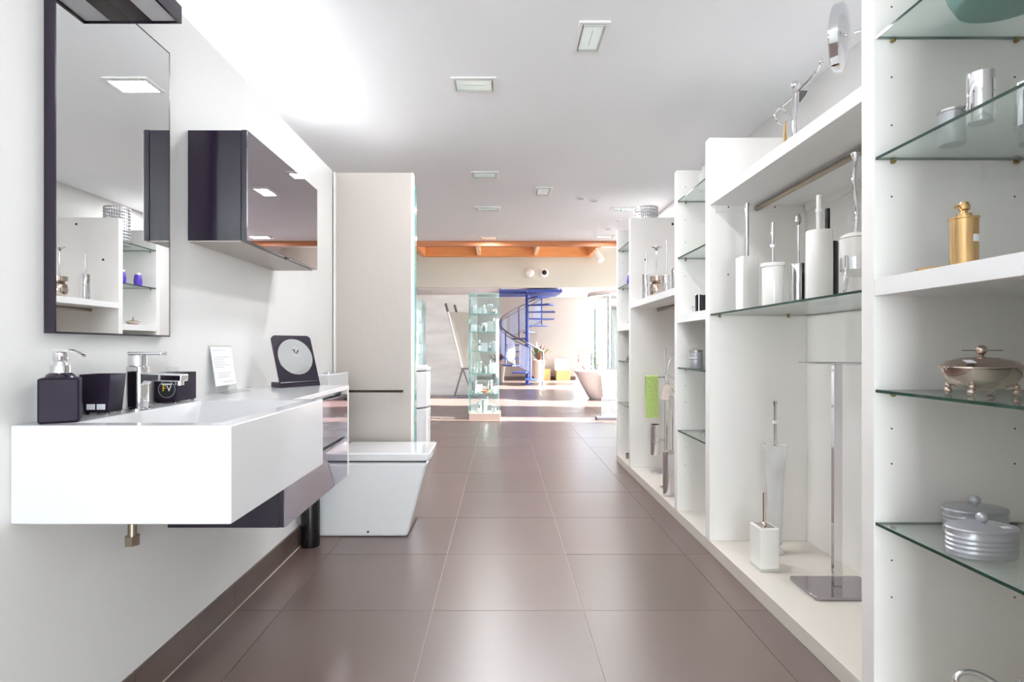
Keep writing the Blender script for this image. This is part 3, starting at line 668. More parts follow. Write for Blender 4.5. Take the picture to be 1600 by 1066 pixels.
t = thing('bowl', 'teal round glass bowl on the topmost glass shelf', 'bowl', (1.30, 1.40, 1.9305))
b = B(); lathe(b, ((.112, .0005), (.118, .004), (.135, .04), (.14, .06), (.134, .06), (.112, .012)), seg=48); obj('body', b, 'teal', t, local=True)
t = thing('soap_dispenser', 'gold cylinder soap dispenser on the thick white shelf', 'soap dispenser', (1.170, 1.40, 1.2415))
b = B(); lathe(b, ((.029, .0005), (.0295, .003), (.0295, .127), (.0325, .128), (.0325, .132), (.012, .133)), seg=32); obj('body', b, 'gold', t, local=True)
b = B(); lathe(b, ((.016, .1335), (.016, .142), (.008, .144), (.007, .150)), seg=24); obj('collar', b, 'gold', t, local=True)
b = B(); lathe(b, ((.009, .1505), (.012, .153), (.013, .160), (.009, .171), (.006, .172)), seg=20); tube(b, [(-.008, 0, .163), (-.02, 0, .162), (-.025, 0, .156)], .0032, 8); obj('pump_head', b, 'gold', t, local=True)
b = B(); loft(b, [[(.0300*math.cos(a), .0300*math.sin(a), zz) for a in [math.radians(-95+10*k) for k in range(5)]] for zz in (.068, .086)], False, False, closed=False); obj('price_sticker', b, 'sticker', t, local=True)
t = thing('soap_dish', 'small flat gold dish beside the gold dispenser', 'dish', (1.165, 1.485, 1.2415))
b = B(); lathe(b, ((.03, .0005), (.03, .003), (.05, .012), (.053, .017), (.05, .017), (.03, .006)), seg=32, sx=.8, sy=.9); obj('body', b, 'gold', t, local=True)
b = B(); cyl(b, 0, 0, .0061, .0075, .018, 20); obj('drain_disc', b, 'brass', t, local=True)
# tureen on shelf z .926
t = thing('tureen', 'polished steel oval tureen with lid on ball feet', 'serving dish', (1.205, 1.39, .9265))
b = B(); lathe(b, ((.02, .012), (.05, .016), (.075, .03), (.088, .05), (.092, .068), (.089, .068), (.07, .03), (.03, .018)), seg=48, sy=.72); obj('bowl', b, 'warm_steel', t, local=True)
b = B(); lathe(b, ((.090, .0685), (.0985, .0688), (.0985, .072), (.088, .078), (.075, .086), (.045, .094), (.012, .096), (.0005, .0962)), seg=48, sy=.72, cap0=True); lid = obj('lid', b, 'warm_steel', t, local=True)
b = B(); lathe(b, ((.007, .0965), (.005, .099), (.006, .1015)), seg=14); ball(b, (0, 0, .113), .0125); obj('knob', b, 'warm_steel', lid, local=True)
b = B(); tube(b, ((-.045, .005, .112), (.05, -.005, .112)), .0014, 6); obj('spoon_stem', b, 'steel', lid, local=True)
for sx in (-1, 1):
    for sy in (-1, 1):
        b = B(); ball(b, (sx*.055, sy*.036, .0098), .0095); ball(b, (sx*.054, sy*.037, .023), .0075); obj('ball_foot', b, 'warm_steel', t, local=True)
obj('paper_label', xf(boxb(-.012, .012, -.0005, .0005, -.008, .008), Matrix.Translation((-.068, -.045, .0855)) @ Matrix.Rotation(-1.15, 4, 'X')), 'sticker', lid, local=True)
# tins
def tin(label, x, y, z):
    t = thing('oval_tin', label, 'tin', (x, y, z), 'silver oval tins on the low glass shelf')
    prof = [(.074, .0005), (.077, .003)]
    for k in range(4):
        z0 = .010+.011*k; prof += [(.077, z0), (.0795, z0+.003), (.0795, z0+.006), (.077, z0+.009)]
    prof += [(.077, .062), (.072, .062)]
    b = B(); lathe(b, prof, seg=48, sy=.62); obj('body', b, 'silver_paint', t, local=True)
    b = B(); lathe(b, ((.073, .0623), (.081, .0625), (.082, .066), (.080, .069), (.06, .074), (.03, .076), (.0005, .0762)), seg=48, sy=.62); l = obj('lid', b, 'silver_paint', t, local=True)
    b = B(); lathe(b, ((.006, .0765), (.005, .079), (.006, .081)), seg=12); ball(b, (0, 0, .090), .0125); obj('knob', b, 'silver_paint', l, local=True)
    return t
t = tin('silver ridged oval tin with a sticker on its lid', 1.150, 1.325, .5495)
obj('price_sticker', boxb(.02, .042, -.035, -.022, .0735, .0752), 'sticker', t, local=True)
tin('silver ridged oval tin standing behind the one with the sticker', 1.262, 1.475, .5495)
# wire holder at the bottom of bay 1
t = thing('roll_holder', 'chrome curved wire paper roll holder on the bay floor', 'holder', (1.25, 1.36, .0605))
b = B(); lathe(b, ((.07, .0005), (.07, .008), (.02, .014), (.008, .018)), (1.25, 1.36, .0605), 32); obj('base', b, 'chrome', t)
b = B(); tube(b, curve([(1.25, 1.36, .0786), (1.25, 1.36, .165), (1.238, 1.37, .203), (1.20, 1.39, .226), (1.165, 1.40, .224), (1.148, 1.40, .205), (1.165, 1.395, .188), (1.21, 1.38, .184)]), .0065, 12); obj('wire_loop', b, 'chrome', t)
b = B(); tube(b, [(1.262, 1.36, .0786), (1.262, 1.355, .16), (1.264, 1.35, .195), (1.264, 1.35, .215), (1.263, 1.35, .24)], [.004, .004, .0045, .009, .004], 12); obj('stem', b, 'chrome', t)
# bay 3 things
t = thing('glass_bottle', 'pale glass bottle with a stopper on the topmost glass shelf', 'bottle', (1.14, 3.12, 1.9305))
b = B(); lathe(b, ((.026, .0005), (.03, .01), (.03, .08), (.012, .11), (.011, .135)), seg=20); obj('body', b, 'frost', t, local=True)
b = B(); lathe(b, ((.008, .1355), (.014, .14), (.014, .155), (.005, .165)), seg=14); obj('stopper', b, 'acrylic', t, local=True)
t = thing('cup_holder', 'chrome wall holder with a black cup and ring on the thick shelf', 'cup', (1.125, 3.10, 1.2415))
b = B(); lathe(b, ((.033, .008), (.036, .012), (.038, .095), (.035, .095), (.031, .016)), seg=24); obj('cup', b, 'black', t, local=True)
b = B()
for z in (.004, .098): tube(b, [(.040*math.cos(k*PI/10), .040*math.sin(k*PI/10), z) for k in range(20)], .0035, 6, closed=True)
for k in range(4): a = PI/4+k*PI/2; tube(b, ((.040*math.cos(a), .040*math.sin(a), .004), (.040*math.cos(a), .040*math.sin(a), .098)), .0028, 6)
obj('wire_frame', b, 'chrome', t, local=True)
b = B(); tube(b, [(-.020, .10+.018*math.cos(k*PI/8), .024+.02*math.sin(k*PI/8)) for k in range(16)], .004, 6, closed=True); tube(b, ((-.02, .082, .024), (-.02, .040, .05)), .004, 6); obj('ring', b, 'chrome', t, local=True)
t = thing('metal_tin', 'round banded silver tin on the glass shelf beside the wide bay', 'tin', (1.125, 3.2, .9265))
b = B(); lathe(b, ((.036, .0005), (.038, .004), (.038, .05), (.0395, .052), (.0395, .058), (.038, .06), (.038, .09)), seg=28); obj('body', b, 'silver_paint', t, local=True)
b = B(); lathe(b, ((.0385, .0905), (.0395, .092), (.0395, .103), (.036, .105)), seg=28); obj('lid', b, 'steel', t, local=True)
t = thing('towel_hook', 'small chrome double robe hook lying on the low glass shelf', 'hook', (1.14, 3.08, .5495))
obj('plate', boxb(-.03, .05, -.06, .05, .0005, .006), 'chrome', t, local=True, bevel=.002)
for y in (-.04, .03): b = B(); tube(b, [(-.02, y, .0065), (-.02, y, .022)], .006, 10); lathe(b, ((.009, .0222), (.009, .030)), (-.02, y, 0), 12); obj('peg', b, 'chrome', t, local=True)
t = thing('metal_plate', 'thin pair of brushed metal strips on the floor of the narrow bay', 'plate', (1.155, 3.0, .0605))
for k in range(2): obj('strip', xf(boxb(-.045, .045, -.012, .012, .0005, .006), Matrix.Translation((0, .03*k, .007*k)) @ Matrix.Rotation(.3+.3*k, 4, 'Z')), 'nickel', t, local=True)
b = B(); lathe(b, ((.03, .0005), (.034, .004), (.046, .02), (.044, .02), (.03, .006)), seg=28)
t = thing('soap_dish', 'small pale pink dish on the second glass shelf', 'dish', (1.16, 3.02, 1.5865)); mat('pale_pink', (232, 200, 200), .3); obj('body', b, 'pale_pink', t, local=True)
obj('soap', xf(boxb(-.02, .02, -.014, .014, .0065, .018), Matrix.Identity(4)), 'porcelain', t, local=True, bevel=.004)
# bay 4 things
s4z = 1.4135
brush('slim tall chrome cylinder toilet brush next to the purple bottle bay', 1.115, 4.26, s4z, .030, .195, .355, bm_='chrome', hr=.005, collar=False, group='brush sets on the high thick shelf')
brush('chrome cylinder toilet brush next to the round pot brush', 1.135, 3.80, s4z, .030, .125, .365, bm_='chrome', hr=.005, collar=False, group='brush sets on the high thick shelf')
brush('chrome toilet brush with a tall thick handle beside the narrow bay', 1.125, 3.56, s4z, .030, .14, .37, bm_='chrome', hr=.009, collar=False, group='brush sets on the high thick shelf')
t = thing('toilet_brush', 'round chrome pot toilet brush with a flower shaped handle end', 'toilet brush', (1.13, 4.03, s4z), 'brush sets on the high thick shelf')
b = B(); lathe(b, ((.032, .0005), (.045, .02), (.052, .05), (.046, .09), (.032, .105), (.034, .11)), seg=28); obj('pot', b, 'warm_steel', t, local=True)
b = B(); lathe(b, ((.036, .1105), (.05, .115), (.052, .148), (.04, .152), (.008, .153)), seg=28); obj('lid', b, 'warm_steel', t, local=True)
b = B(); cyl(b, 0, 0, .1535, .335, .0055, 10); obj('handle', b, 'chrome', t, local=True)
b = B(); lathe(b, ((.006, .3355), (.014, .35), (.036, .362), (.036, .367), (.01, .37)), seg=10); obj('flower_end', b, 'steel', t, local=True)
# valet stand
vx, vy = 1.27, 4.36
t = thing('towel_valet', 'chrome floor valet stand with two arms and a brush cup', 'towel stand', (vx, vy, .0605))
b = B(); lathe(b, ((.10, .0005), (.10, .012), (.09, .018), (.03, .024), (.014, .03)), (vx, vy, .0605), 32); obj('base', b, 'chrome', t)
b = B(); cyl(b, vx+.02, vy, .085, 1.03, .008, 12); obj('pole', b, 'chrome', t)
b = B(); tube(b, [(vx+.02, vy, 1.030), (vx+.012, vy, 1.045), (vx-.008, vy, 1.035)], .009); obj('hook', b, 'chrome', t)
b = B(); tube(b, [(vx+.02, vy, .81), (vx-.14, vy-.0, .81)], .007); tube(b, [(vx+.02, vy, .84), (vx+.02, vy-.32, .80)], .006); tube(b, [(vx+.02, vy, .80), (vx+.02, vy-.32, .68)], .006); obj('arm', b, 'chrome', t)
b = B(); lathe(b, ((.034, .20), (.037, .205), (.037, .44), (.034, .44), (.03, .21)), (vx-.06, vy, 0), 24); obj('brush_cup', b, 'chrome', t)
b = B(); lathe(b, ((.0373, .30), (.0385, .302), (.0385, .306), (.0373, .308)), (vx-.06, vy, 0), 24, cap0=False, cap1=False); box(b, vx-.023, vx+.012, vy-.006, vy+.006, .31, .325); obj('cup_bracket', b, 'steel', t)
# towel over the arm
def towel(name, label, x0, x1, y, ztop, drop, m):
    b = B(); prof = [(-.0165, -drop), (-.0155, -.02), (-.0125, .004), (0, .0135), (.0125, .004), (.0155, -.02), (.0165, -drop*.55)]
    inn = [(.0075 if i > 3 else -.0075 if i < 3 else 0, z-.003 if 1 < i < 5 else z) for i, (yy, z) in enumerate(prof)]
    poly = [(y+u, ztop+v) for u, v in prof]+[(y+(u*.62), ztop+(v if i in (0, 6) else v-.0025)) for i, (u, v) in reversed(list(enumerate(prof)))]
    prism(b, poly, 'x', x0, x1)
    return tag(obj(name, b, m, loc=((x0+x1)/2, y, ztop-drop)), label, 'towel')
towel('hand_towel', 'lime green hand towel hanging over the valet stand arm', vx-.135, vx-.04, vy, .8135, .32, 'lime')
# chrome pedal bin and stand
t = thing('brush_holder', 'tall chrome cylinder bin on the floor of the wide bay', 'bin', (1.115, 3.69, .0605))
b = B(); lathe(b, ((.037, .0005), (.039, .004), (.039, .28), (.036, .284)), seg=36); obj('body', b, 'chrome', t, local=True)
b = B(); lathe(b, ((.0395, .2845), (.0395, .292), (.03, .298), (.005, .30)), seg=36); obj('lid', b, 'steel', t, local=True)
t = thing('towel_rack', 'slim bent wire stand with a paper tag behind the chrome bin', 'towel stand', (1.17, 3.86, .0605))
obj('base', boxb(1.12, 1.22, 3.80, 3.92, .061, .068), 'steel', t, bevel=.002)
b = B(); tube(b, [(1.155, 3.86, .0682), (1.155, 3.86, .85), (1.165, 3.86, .93), (1.19, 3.86, .99), (1.22, 3.86, 1.0)], .006, 10); tube(b, [(1.195, 3.86, .0682), (1.195, 3.86, .70)], .005, 10); tube(b, [(1.155, 3.86, .70), (1.195, 3.86, .70)], .004); obj('frame', b, 'chrome', t)
obj('paper_tag', xf(boxb(-.025, .025, -.0006, .0006, -.055, .055), Matrix.Translation((1.148, 3.852, .735)) @ Matrix.Rotation(.28, 4, 'Y')), 'carton_white', t)
# bay 5 things
for k, (x, y) in enumerate(((1.15, 4.93), (1.15, 4.72))):
    t = thing('lotion_bottle', 'violet bottle with a white cap '+('beside the end panel' if k == 0 else 'beside the wide bay')+' on the second glass shelf', 'bottle', (x, y, 1.5865), 'violet bottles')
    b = B(); lathe(b, ((.026, .0005), (.031, .006), (.034, .05), (.028, .095), (.024, .105)), seg=24); obj('body', b, 'violet', t, local=True)
    b = B(); cyl(b, 0, 0, .1055, .122, .022, 20); obj('cap', b, 'plastic_white', t, local=True)
t = thing('silver_dish', 'small lidded silver dish on the thick shelf under the purple bottles', 'dish', (1.16, 4.88, 1.2415))
b = B(); lathe(b, ((.03, .0005), (.045, .015), (.055, .03), (.03, .042), (.008, .046), (.010, .055), (.004, .06)), seg=28, sy=1.3); obj('dish', b, 'warm_steel', t, local=True)
b = B(); ball(b, (0, 0, .066), .008); obj('knob', b, 'warm_steel', t, local=True)
t = thing('wire_basket', 'round perforated metal basket on the topmost glass shelf', 'basket', (1.26, 4.82, 1.9305))
b = B(); cyl(b, 0, 0, .0005, .008, .098, 32); obj('bottom', b, 'silver_paint', t, local=True)
b = B()
for k in range(12):
    z = .02+k*.027
    lathe(b, ((.098, z), (.1005, z), (.1005, z+.012), (.098, z+.012), (.098, z)), seg=32, cap0=False, cap1=False)
obj('wire_ring', b, 'silver_paint', t, local=True)
b = B()
for k in range(32):
    a = 2*PI*k/32; ca, sa = math.cos(a), math.sin(a)
    tube(b, ((ca*.0975, sa*.0975, .008), (ca*.0975, sa*.0975, .33)), .003, 5)
obj('upright_wires', b, 'steel', t, local=True)
cup('chrome_cup', 'short chrome cup on a low glass shelf of the purple bottle bay', 'cup', 1.12, 4.85, .9265, .03, .05, 'chrome')
cup('metal_pot', 'low dark metal pot on the floor of the purple bottle bay', 'pot', 1.14, 4.90, .0605, .04, .045, 'steel')
# ------------------------------------------------------------------ hall: round vanity drum left
t = thing('drum_cabinet', 'white rounded drawer cabinet standing past the beige panel', 'cabinet', (-1.05, 5.76, 0))
for z0, z1 in ((.0005, .425), (.441, .80)): b = B(); cyl(b, -1.05, 5.76, z0, z1, .31, 48); obj('drawer', b, 'ceramic', t, bevel=.006)
b = B(); cyl(b, -1.05, 5.76, .4255, .4405, .302, 40); cyl(b, -1.05, 5.76, .8005, .812, .302, 40); obj('shadow_gap', b, 'grey_metal', t)
b = B(); lathe(b, ((.31, .8125), (.315, .82), (.315, .845), (.29, .855), (.285, .866)), (-1.05, 5.76, 0), 48); obj('top', b, 'ceramic', t)
t = thing('glass_case', 'small clear glass case on top of the white drum cabinet', 'display case', (-.93, 5.76, .8665))
b = B()
for x0, x1, y0, y1 in ((-1.07, -.806, 5.62, 5.626), (-1.07, -.806, 5.894, 5.90), (-1.07, -1.064, 5.627, 5.893), (-.812, -.806, 5.627, 5.893)): box(b, x0, x1, y0, y1, .8665, 1.52)
obj('glass_wall', b, 'case_glass', t)
for z in (1.08, 1.30): obj('glass_shelf', boxb(-1.062, -.814, 5.629, 5.891, z, z+.006), 'case_glass', t)
obj('top_pane', boxb(-1.07, -.806, 5.62, 5.90, 1.5205, 1.527), 'case_glass', t)
for z, nm in ((.867, 'white ceramic jar at the bottom of the small glass case'), (1.0865, 'white ceramic jar on the middle shelf of the small glass case'), (1.3065, 'white ceramic jar on the upper shelf of the small glass case')):
    t = thing('jar', nm, 'jar', (-.87, 5.74, z)); b = B(); lathe(b, ((.035, .0005), (.04, .01), (.04, .09), (.03, .10)), seg=20); obj('body', b, 'ceramic', t, local=True)
    b = B(); lathe(b, ((.031, .1005), (.031, .11), (.006, .115), (.008, .125))); obj('lid', b, 'chrome', t, local=True)
# ------------------------------------------------------------------ stone partition with slabs
st = struct('wall_partition', boxb(-4.2, -.54, 12.12, 12.22, 0, 2.20), 'stone')
for j in range(4):
    for i in range(3):
        x0 = -4.2+1.22*i; z0 = .55*j
        obj('stone_slab', boxb(x0+.002, x0+1.218, 12.10, 12.1195, max(z0+.002, .002), z0+.548), 'stone', st, bevel=.001)
# panel stand (leaning display board)
t = thing('display_easel', 'leaning grey display board on a dark metal A frame', 'display board', (-.80, 11.6, 0))
def ln(u, z, dz=0): return (u, 11.60+.0*z, z)
q = [[(-1.125, 11.78, 1.80), (-.60, 11.66, 1.78), (-.40, 11.46, .58), (-.795, 11.46, .58)]]
b = B(); p0 = [Vector(v) for v in q[0]]; n_ = Vector((0, -.99, -.13)).normalized()*.018
loft(b, [p0, [v+n_ for v in p0]]); obj('board', b, 'grey_panel', t)
b = B(); tube(b, ((-1.135, 11.77, 1.80), (-.800, 11.44, .58)), .022, 8); obj('edge_pole', b, 'plastic_white', t)
b = B(); tube(b, ((-1.19, 11.80, 1.98), (-1.135, 11.77, 1.80)), .026, 8); obj('pole_tip', b, 'grey_metal', t)
b = B(); tube(b, ((-1.0, 11.82, 1.95), (-.935, 11.74, 1.72)), .026, 8); obj('pole_tip', b, 'grey_metal', t)
for a, c in (((-.80, 11.44, .60), (-.965, 11.42, .04)), ((-.79, 11.46, .60), (-.60, 11.50, .04))): b = B(); tube(b, (a, c), .018, 8); obj('leg', b, 'grey_metal', t)
b = B(); box(b, -.83, -.68, 11.42, 11.50, .585, .625); obj('clamp', b, 'grey_metal', t)
obj('foot', boxb(-1.14, -.45, 11.37, 11.45, .0005, .045), 'grey_metal', t); obj('foot', boxb(-.82, -.30, 11.49, 11.56, .0005, .04), 'grey_metal', t)
# ------------------------------------------------------------------ glass display tower
gx0, gx1, gy0, gy1 = -.474, -.034, 8.0, 8.44
t = thing('display_tower', 'tall square glass display tower with glass shelves on a wooden plinth', 'display case', (-.254, 8.22, 0))
obj('plinth', boxb(gx0+.005, gx1+.02, gy0-.02, gy1+.02, .0005, .095), 'plinth', t, bevel=.004)
for x0, x1, y0, y1 in ((gx0, gx1, gy0, gy0+.006), (gx0, gx1, gy1-.006, gy1), (gx0, gx0+.006, gy0+.0065, gy1-.0065), (gx1-.006, gx1, gy0+.0065, gy1-.0065)):
    g = boxb(x0, x1, y0, y1, .0955, 1.818)
    for fc in g.faces:
        c = fc.calc_center_median(); ar = fc.calc_area(); fc.material_index = 1 if ar < .02 else 0
    obj('pane', g, ['case_glass', 'glass_edge_pale'], t)
tshelf = [.37, .66, .98, 1.27, 1.53]
for z in tshelf+[1.8185]:
    g = boxb(gx0+.007 if z < 1.8 else gx0, gx1-.007 if z < 1.8 else gx1, gy0+.007 if z < 1.8 else gy0, gy1-.007 if z < 1.8 else gy1, z, z+.008)
    for fc in g.faces: fc.material_index = 0 if fc.calc_area() > .05 else 1
    obj('glass_shelf' if z < 1.8 else 'top_pane', g, ['case_glass', 'glass_edge_pale'], t)
ad = {'chrome': 'chrome', 'ceramic': 'white ceramic', 'acrylic': 'clear acrylic', 'steel': 'brushed steel'}
lvl = ['on the plinth', 'on the lowest shelf', 'on the second shelf', 'on the third shelf', 'on the fourth shelf', 'on the top shelf']
kinds = [('soap_box', 'box'), ('bathroom_cup', 'cup'), ('perfume_bottle', 'bottle'), ('trinket_jar', 'jar')]
for n, z in enumerate([.0955]+[s+.0085 for s in tshelf]):
    spots = [(-.40, 8.09), (-.25, 8.08), (-.11, 8.10), (-.33, 8.28), (-.17, 8.30)]
    for k, (x, y) in enumerate(spots):
        kind, c = kinds[(k+n) % 4]; m_ = ['ceramic', 'chrome', 'ceramic', 'acrylic', 'steel'][(k*2+n) % 5]
        if n == 1 and k == 1: continue
        t = thing(kind, '%s %s %s of the glass tower%s' % (ad[m_], kind.replace('_', ' '), lvl[n], ', rear row' if k > 2 else ''), c, (x, y, z), 'accessories in the glass tower')
        h = random.uniform(.10, .19)
        if kind == 'soap_box': obj('body', boxb(-.045, .045, -.035, .035, .0005, h*.8), m_, t, local=True, bevel=.004); obj('lid', boxb(-.047, .047, -.037, .037, h*.8+.0005, h*.8+.014), 'ceramic', t, local=True, bevel=.003)
        elif kind == 'bathroom_cup': b = B(); lathe(b, ((.03, .0005), (.036, .01), (.042, h), (.038, h), (.03, .02)), seg=20); obj('body', b, m_, t, local=True); b = B(); lathe(b, ((.0415, h*.9), (.0435, h*.92), (.0435, h*.96), (.0415, h*.97)), seg=20, cap0=False, cap1=False); obj('rim_band', b, 'chrome', t, local=True)
        elif kind == 'perfume_bottle': b = B(); lathe(b, ((.03, .0005), (.036, .01), (.034, h*.6), (.010, h*.8), (.010, h*.9)), seg=20); obj('body', b, m_, t, local=True); b = B(); lathe(b, ((.012, h*.9+.0005), (.014, h+.02), (.006, h+.025)), seg=14); obj('stopper', b, 'chrome', t, local=True)
        else: b = B(); lathe(b, ((.035, .0005), (.042, .02), (.042, h*.6), (.036, h*.65)), seg=20); obj('body', b, m_, t, local=True); b = B(); lathe(b, ((.037, h*.65+.0005), (.03, h*.72), (.006, h*.75), (.008, h*.85)), seg=16); obj('lid', b, 'chrome', t, local=True)
t = thing('soap_dish', 'orange oval soap dish inside the glass tower', 'dish', (-.19, 8.08, .3785)); t.location.x = -.235
b = B(); lathe(b, ((.035, .0005), (.06, .02), (.082, .04), (.078, .04), (.05, .018)), seg=28, sy=.62); obj('dish', b, 'orange', t, local=True)
b = B(); lathe(b, ((.03, .0185), (.045, .026), (.03, .036), (.002, .038)), seg=24, sy=.6); obj('soap', b, 'ceramic', t, local=True)
# ------------------------------------------------------------------ spiral staircase
cx, cy, R = .735, 15.75, .80
t = thing('spiral_staircase', 'blue metal spiral staircase with curved handrail rising to the mezzanine', 'staircase', (cx, cy, 0))
b = B(); cyl(b, cx, cy, .02, 2.655, .05, 20); obj('centre_pole', b, 'stair_blue', t)
b = B(); lathe(b, ((.19, .0005), (.19, .015), (.06, .02)), (cx, cy, 0), 24); obj('base_plate', b, 'stair_blue', t)
def th(k): return math.radians(250-28*(k-2))
for k in range(1, 14):
    a = th(k); z = .188*k; d = math.radians(15)
    def pol(r, q): return (cx+r*math.cos(q), cy+r*math.sin(q))
    poly = [pol(.052, a+.9), pol(.052, a-.9)]+[pol(R, a-d+2*d*i/4) for i in range(5)]
    b = B(); prism(b, poly, 'z', z-.035, z); s_ = obj('step', b, 'stair_blue', t, bevel=.002)
    b = B(); cyl(b, cx, cy, z-.07, z-.0355, .062, 16); obj('step_collar', b, 'stair_blue', s_)
def rail(off, k0, k1, r=R-.02):
    return [(cx+r*math.cos(th(k)), cy+r*math.sin(th(k)), .188*k+off) for k in [k0+(k1-k0)*i/40 for i in range(41)]]
b = B(); tube(b, [(p[0], p[1], p[2]) for p in rail(.90, .2, 9.0)], .022, 8); obj('handrail', b, 'stair_rail', t)
for off in (.80, .14): b = B(); tube(b, rail(off, 1.2, 9.0), .010, 6); obj('guard_rail', b, 'stair_rail', t)
for k0 in range(1, 9):
    lo, hi = rail(.15, k0+.28, k0+1.02-.06), rail(.79, k0+.28, k0+1.02-.06)
    sel = range(0, 41, 8); b = B()
    lo2, hi2 = rail(.15, k0+.28, k0+.96, R-.026), rail(.79, k0+.28, k0+.96, R-.026)
    loft(b, [[lo[i], hi[i], hi2[i], lo2[i]] for i in sel]); obj('infill_panel', b, 'stair_mesh', t)
for k in (1.15, 3.15, 5.15, 7.15, 9.0):
    p = rail(0, k, k+1)[0]; b = B(); tube(b, ((p[0], p[1], p[2]-.03), (p[0], p[1], min(p[2]+.90, 2.64))), .02, 8); obj('baluster', b, 'stair_blue', t)
p = rail(.9, .2, 1)[0]; b = B(); tube(b, ((p[0], p[1], .0005), (p[0], p[1], p[2])), .025, 8); obj('newel_post', b, 'stair_rail', t)
obj('landing', boxb(cx-.05, cx+.90, cy-.86, cy-.1, 2.53, 2.605), 'stair_blue', t); obj('landing_edge', boxb(cx-.80, cx-.06, cy-.86, cy-.78, 2.55, 2.605), 'stair_blue', t)
obj('landing_beam', boxb(cx-.80, cx+.90, cy-.10, cy+.9, 2.56, 2.605), 'stair_blue', t)
for x in (cx-.78, cx+.86):
    for y in (cy-.84, cy+.84): obj('hanger', boxb(x-.01, x+.01, y-.01, y+.01, 2.6055, 2.6595), 'stair_blue', t)
# plants
def plant(label, x, y, rp, hp, spread, hl, n, pm):
    t = thing('potted_plant', label, 'plant', (x, y, 0))
    b = B(); lathe(b, ((rp*.72, .0005), (rp, hp), (rp*.9, hp), (rp*.86, hp-.05)), seg=24); obj('pot', b, pm, t, local=True)
    b = B(); cyl(b, 0, 0, hp-.06, hp-.045, rp*.85, 20); obj('soil', b, 'soil', t, local=True)
    for k in range(n):
        a = k*2.399; tilt = random.uniform(.15, 1.0); L = hl*random.uniform(.7, 1.05); b = B(); rings = []
        d = Vector((math.cos(a), math.sin(a), 0)); s = Vector((-math.sin(a), math.cos(a), 0))
        for i in range(6):
            u = i/5; w_ = .045*math.sin(PI*(.12+.86*u))*(1 if u < 1 else .2)
            c = d*(spread*tilt*u**1.3+.02)+Vector((0, 0, hp-.05+L*(u-.35*tilt*u*u)))
            rings.append([c-s*w_, c-Vector((0, 0, .012)), c+s*w_, c+Vector((0, 0, .004))])
        loft(b, rings); obj('leaf', b, 'leaf' if random.random() < .62 else 'leaf_dark', t, local=True)
    return t
plant('leafy potted plant in a pale pot beside the blue staircase', 1.16, 17.2, .19, .66, .42, .62, 26, 'pot')
plant('leafy plant in a grey tub behind the glass tower', -.10, 16.6, .22, .55, .35, .55, 16, 'plinth')
t = thing('cardboard_box', 'narrow upright cardboard box against the far wall', 'box', (1.45, 17.6, 0)); b = B(); box(b, 1.35, 1.55, 17.5, 17.7, .0005, .36); obj('carton', b, 'cardboard', t, bevel=.004)
obj('tape', boxb(1.44, 1.46, 17.5, 17.7, .3602, .362), 'wood_tag', t)
t = thing('cardboard_box', 'wide low cardboard box under the white carton', 'box', (1.95, 17.55, 0)); obj('carton', boxb(1.73, 2.16, 17.4, 17.75, .0005, .32), 'cardboard', t, bevel=.004); obj('tape', boxb(1.73, 2.16, 17.55, 17.60, .3202, .322), 'wood_tag', t)
t = thing('cardboard_box', 'white printed carton stacked on the wide cardboard box', 'box', (1.92, 17.56, .3225)); obj('carton', boxb(1.70, 2.12, 17.42, 17.74, .3225, .68), 'carton_white', t, bevel=.004); obj('printed_stripe', boxb(1.78, 2.02, 17.418, 17.4198, .47, .50), 'plinth', t)
# ------------------------------------------------------------------ bathtub, shower, small rack
t = thing('bathtub', 'white freestanding bathtub with tapered sides in the sunny hall', 'bathtub', (2.35, 11.25, 0))
def sup(cx_, cy_, a, bq, z, n=3.2, seg=40):
    out = []
    for i in range(seg):
        q = 2*PI*i/seg; c, s = math.cos(q), math.sin(q)
        out.append((cx_+a*math.copysign(abs(c)**(2/n), c), cy_+bq*math.copysign(abs(s)**(2/n), s), z))
    return out
b = B(); loft(b, [sup(2.36, 11.25, .56, .26, .0005), sup(2.36, 11.25, .60, .29, .05), sup(2.36, 11.25, .74, .36, .30), sup(2.36, 11.25, .85, .41, .53), sup(2.36, 11.25, .88, .43, .555), sup(2.36, 11.25, .88, .43, .575), sup(2.36, 11.25, .80, .36, .575), sup(2.36, 11.25, .70, .30, .35), sup(2.36, 11.25, .55, .22, .16)]); obj('tub', b, 'plastic_white', t, smooth=50)
b = B(); prism(b, [(1.98, .03), (2.75, .03), (2.85, .50), (1.93, .50)], 'y', 10.79, 10.83); obj('apron', b, 'ceramic', t, bevel=.01)
t = thing('shower_cabin', 'round glass shower cabin with a white ring top behind the bathtub', 'shower', (2.70, 12.75, 0))
b = B(); cyl(b, 2.70, 12.75, .0005, .12, .68, 40); obj('tray', b, 'ceramic', t)
def arc(a0, a1, n=10, r=.66): return [(2.70+r*math.cos(math.radians(a0+(a1-a0)*i/n)), 12.75+r*math.sin(math.radians(a0+(a1-a0)*i/n))) for i in range(n+1)]
for a0, a1 in ((150, 205), (207, 262), (264, 319)):
    o_, i_ = arc(a0, a1), arc(a0, a1, r=.652); b = B()
    loft(b, [[(o_[k][0], o_[k][1], .1205), (o_[k][0], o_[k][1], 1.92), (i_[k][0], i_[k][1], 1.92), (i_[k][0], i_[k][1], .1205)] for k in range(11)]); g = obj('glass_panel', b, 'case_glass', t)
    for e in (o_[0], o_[-1]): b = B(); tube(b, ((e[0], e[1], .1205), (e[0], e[1], 1.92)), .011, 8); obj('glass_edge', b, 'glass_edge_pale', g)
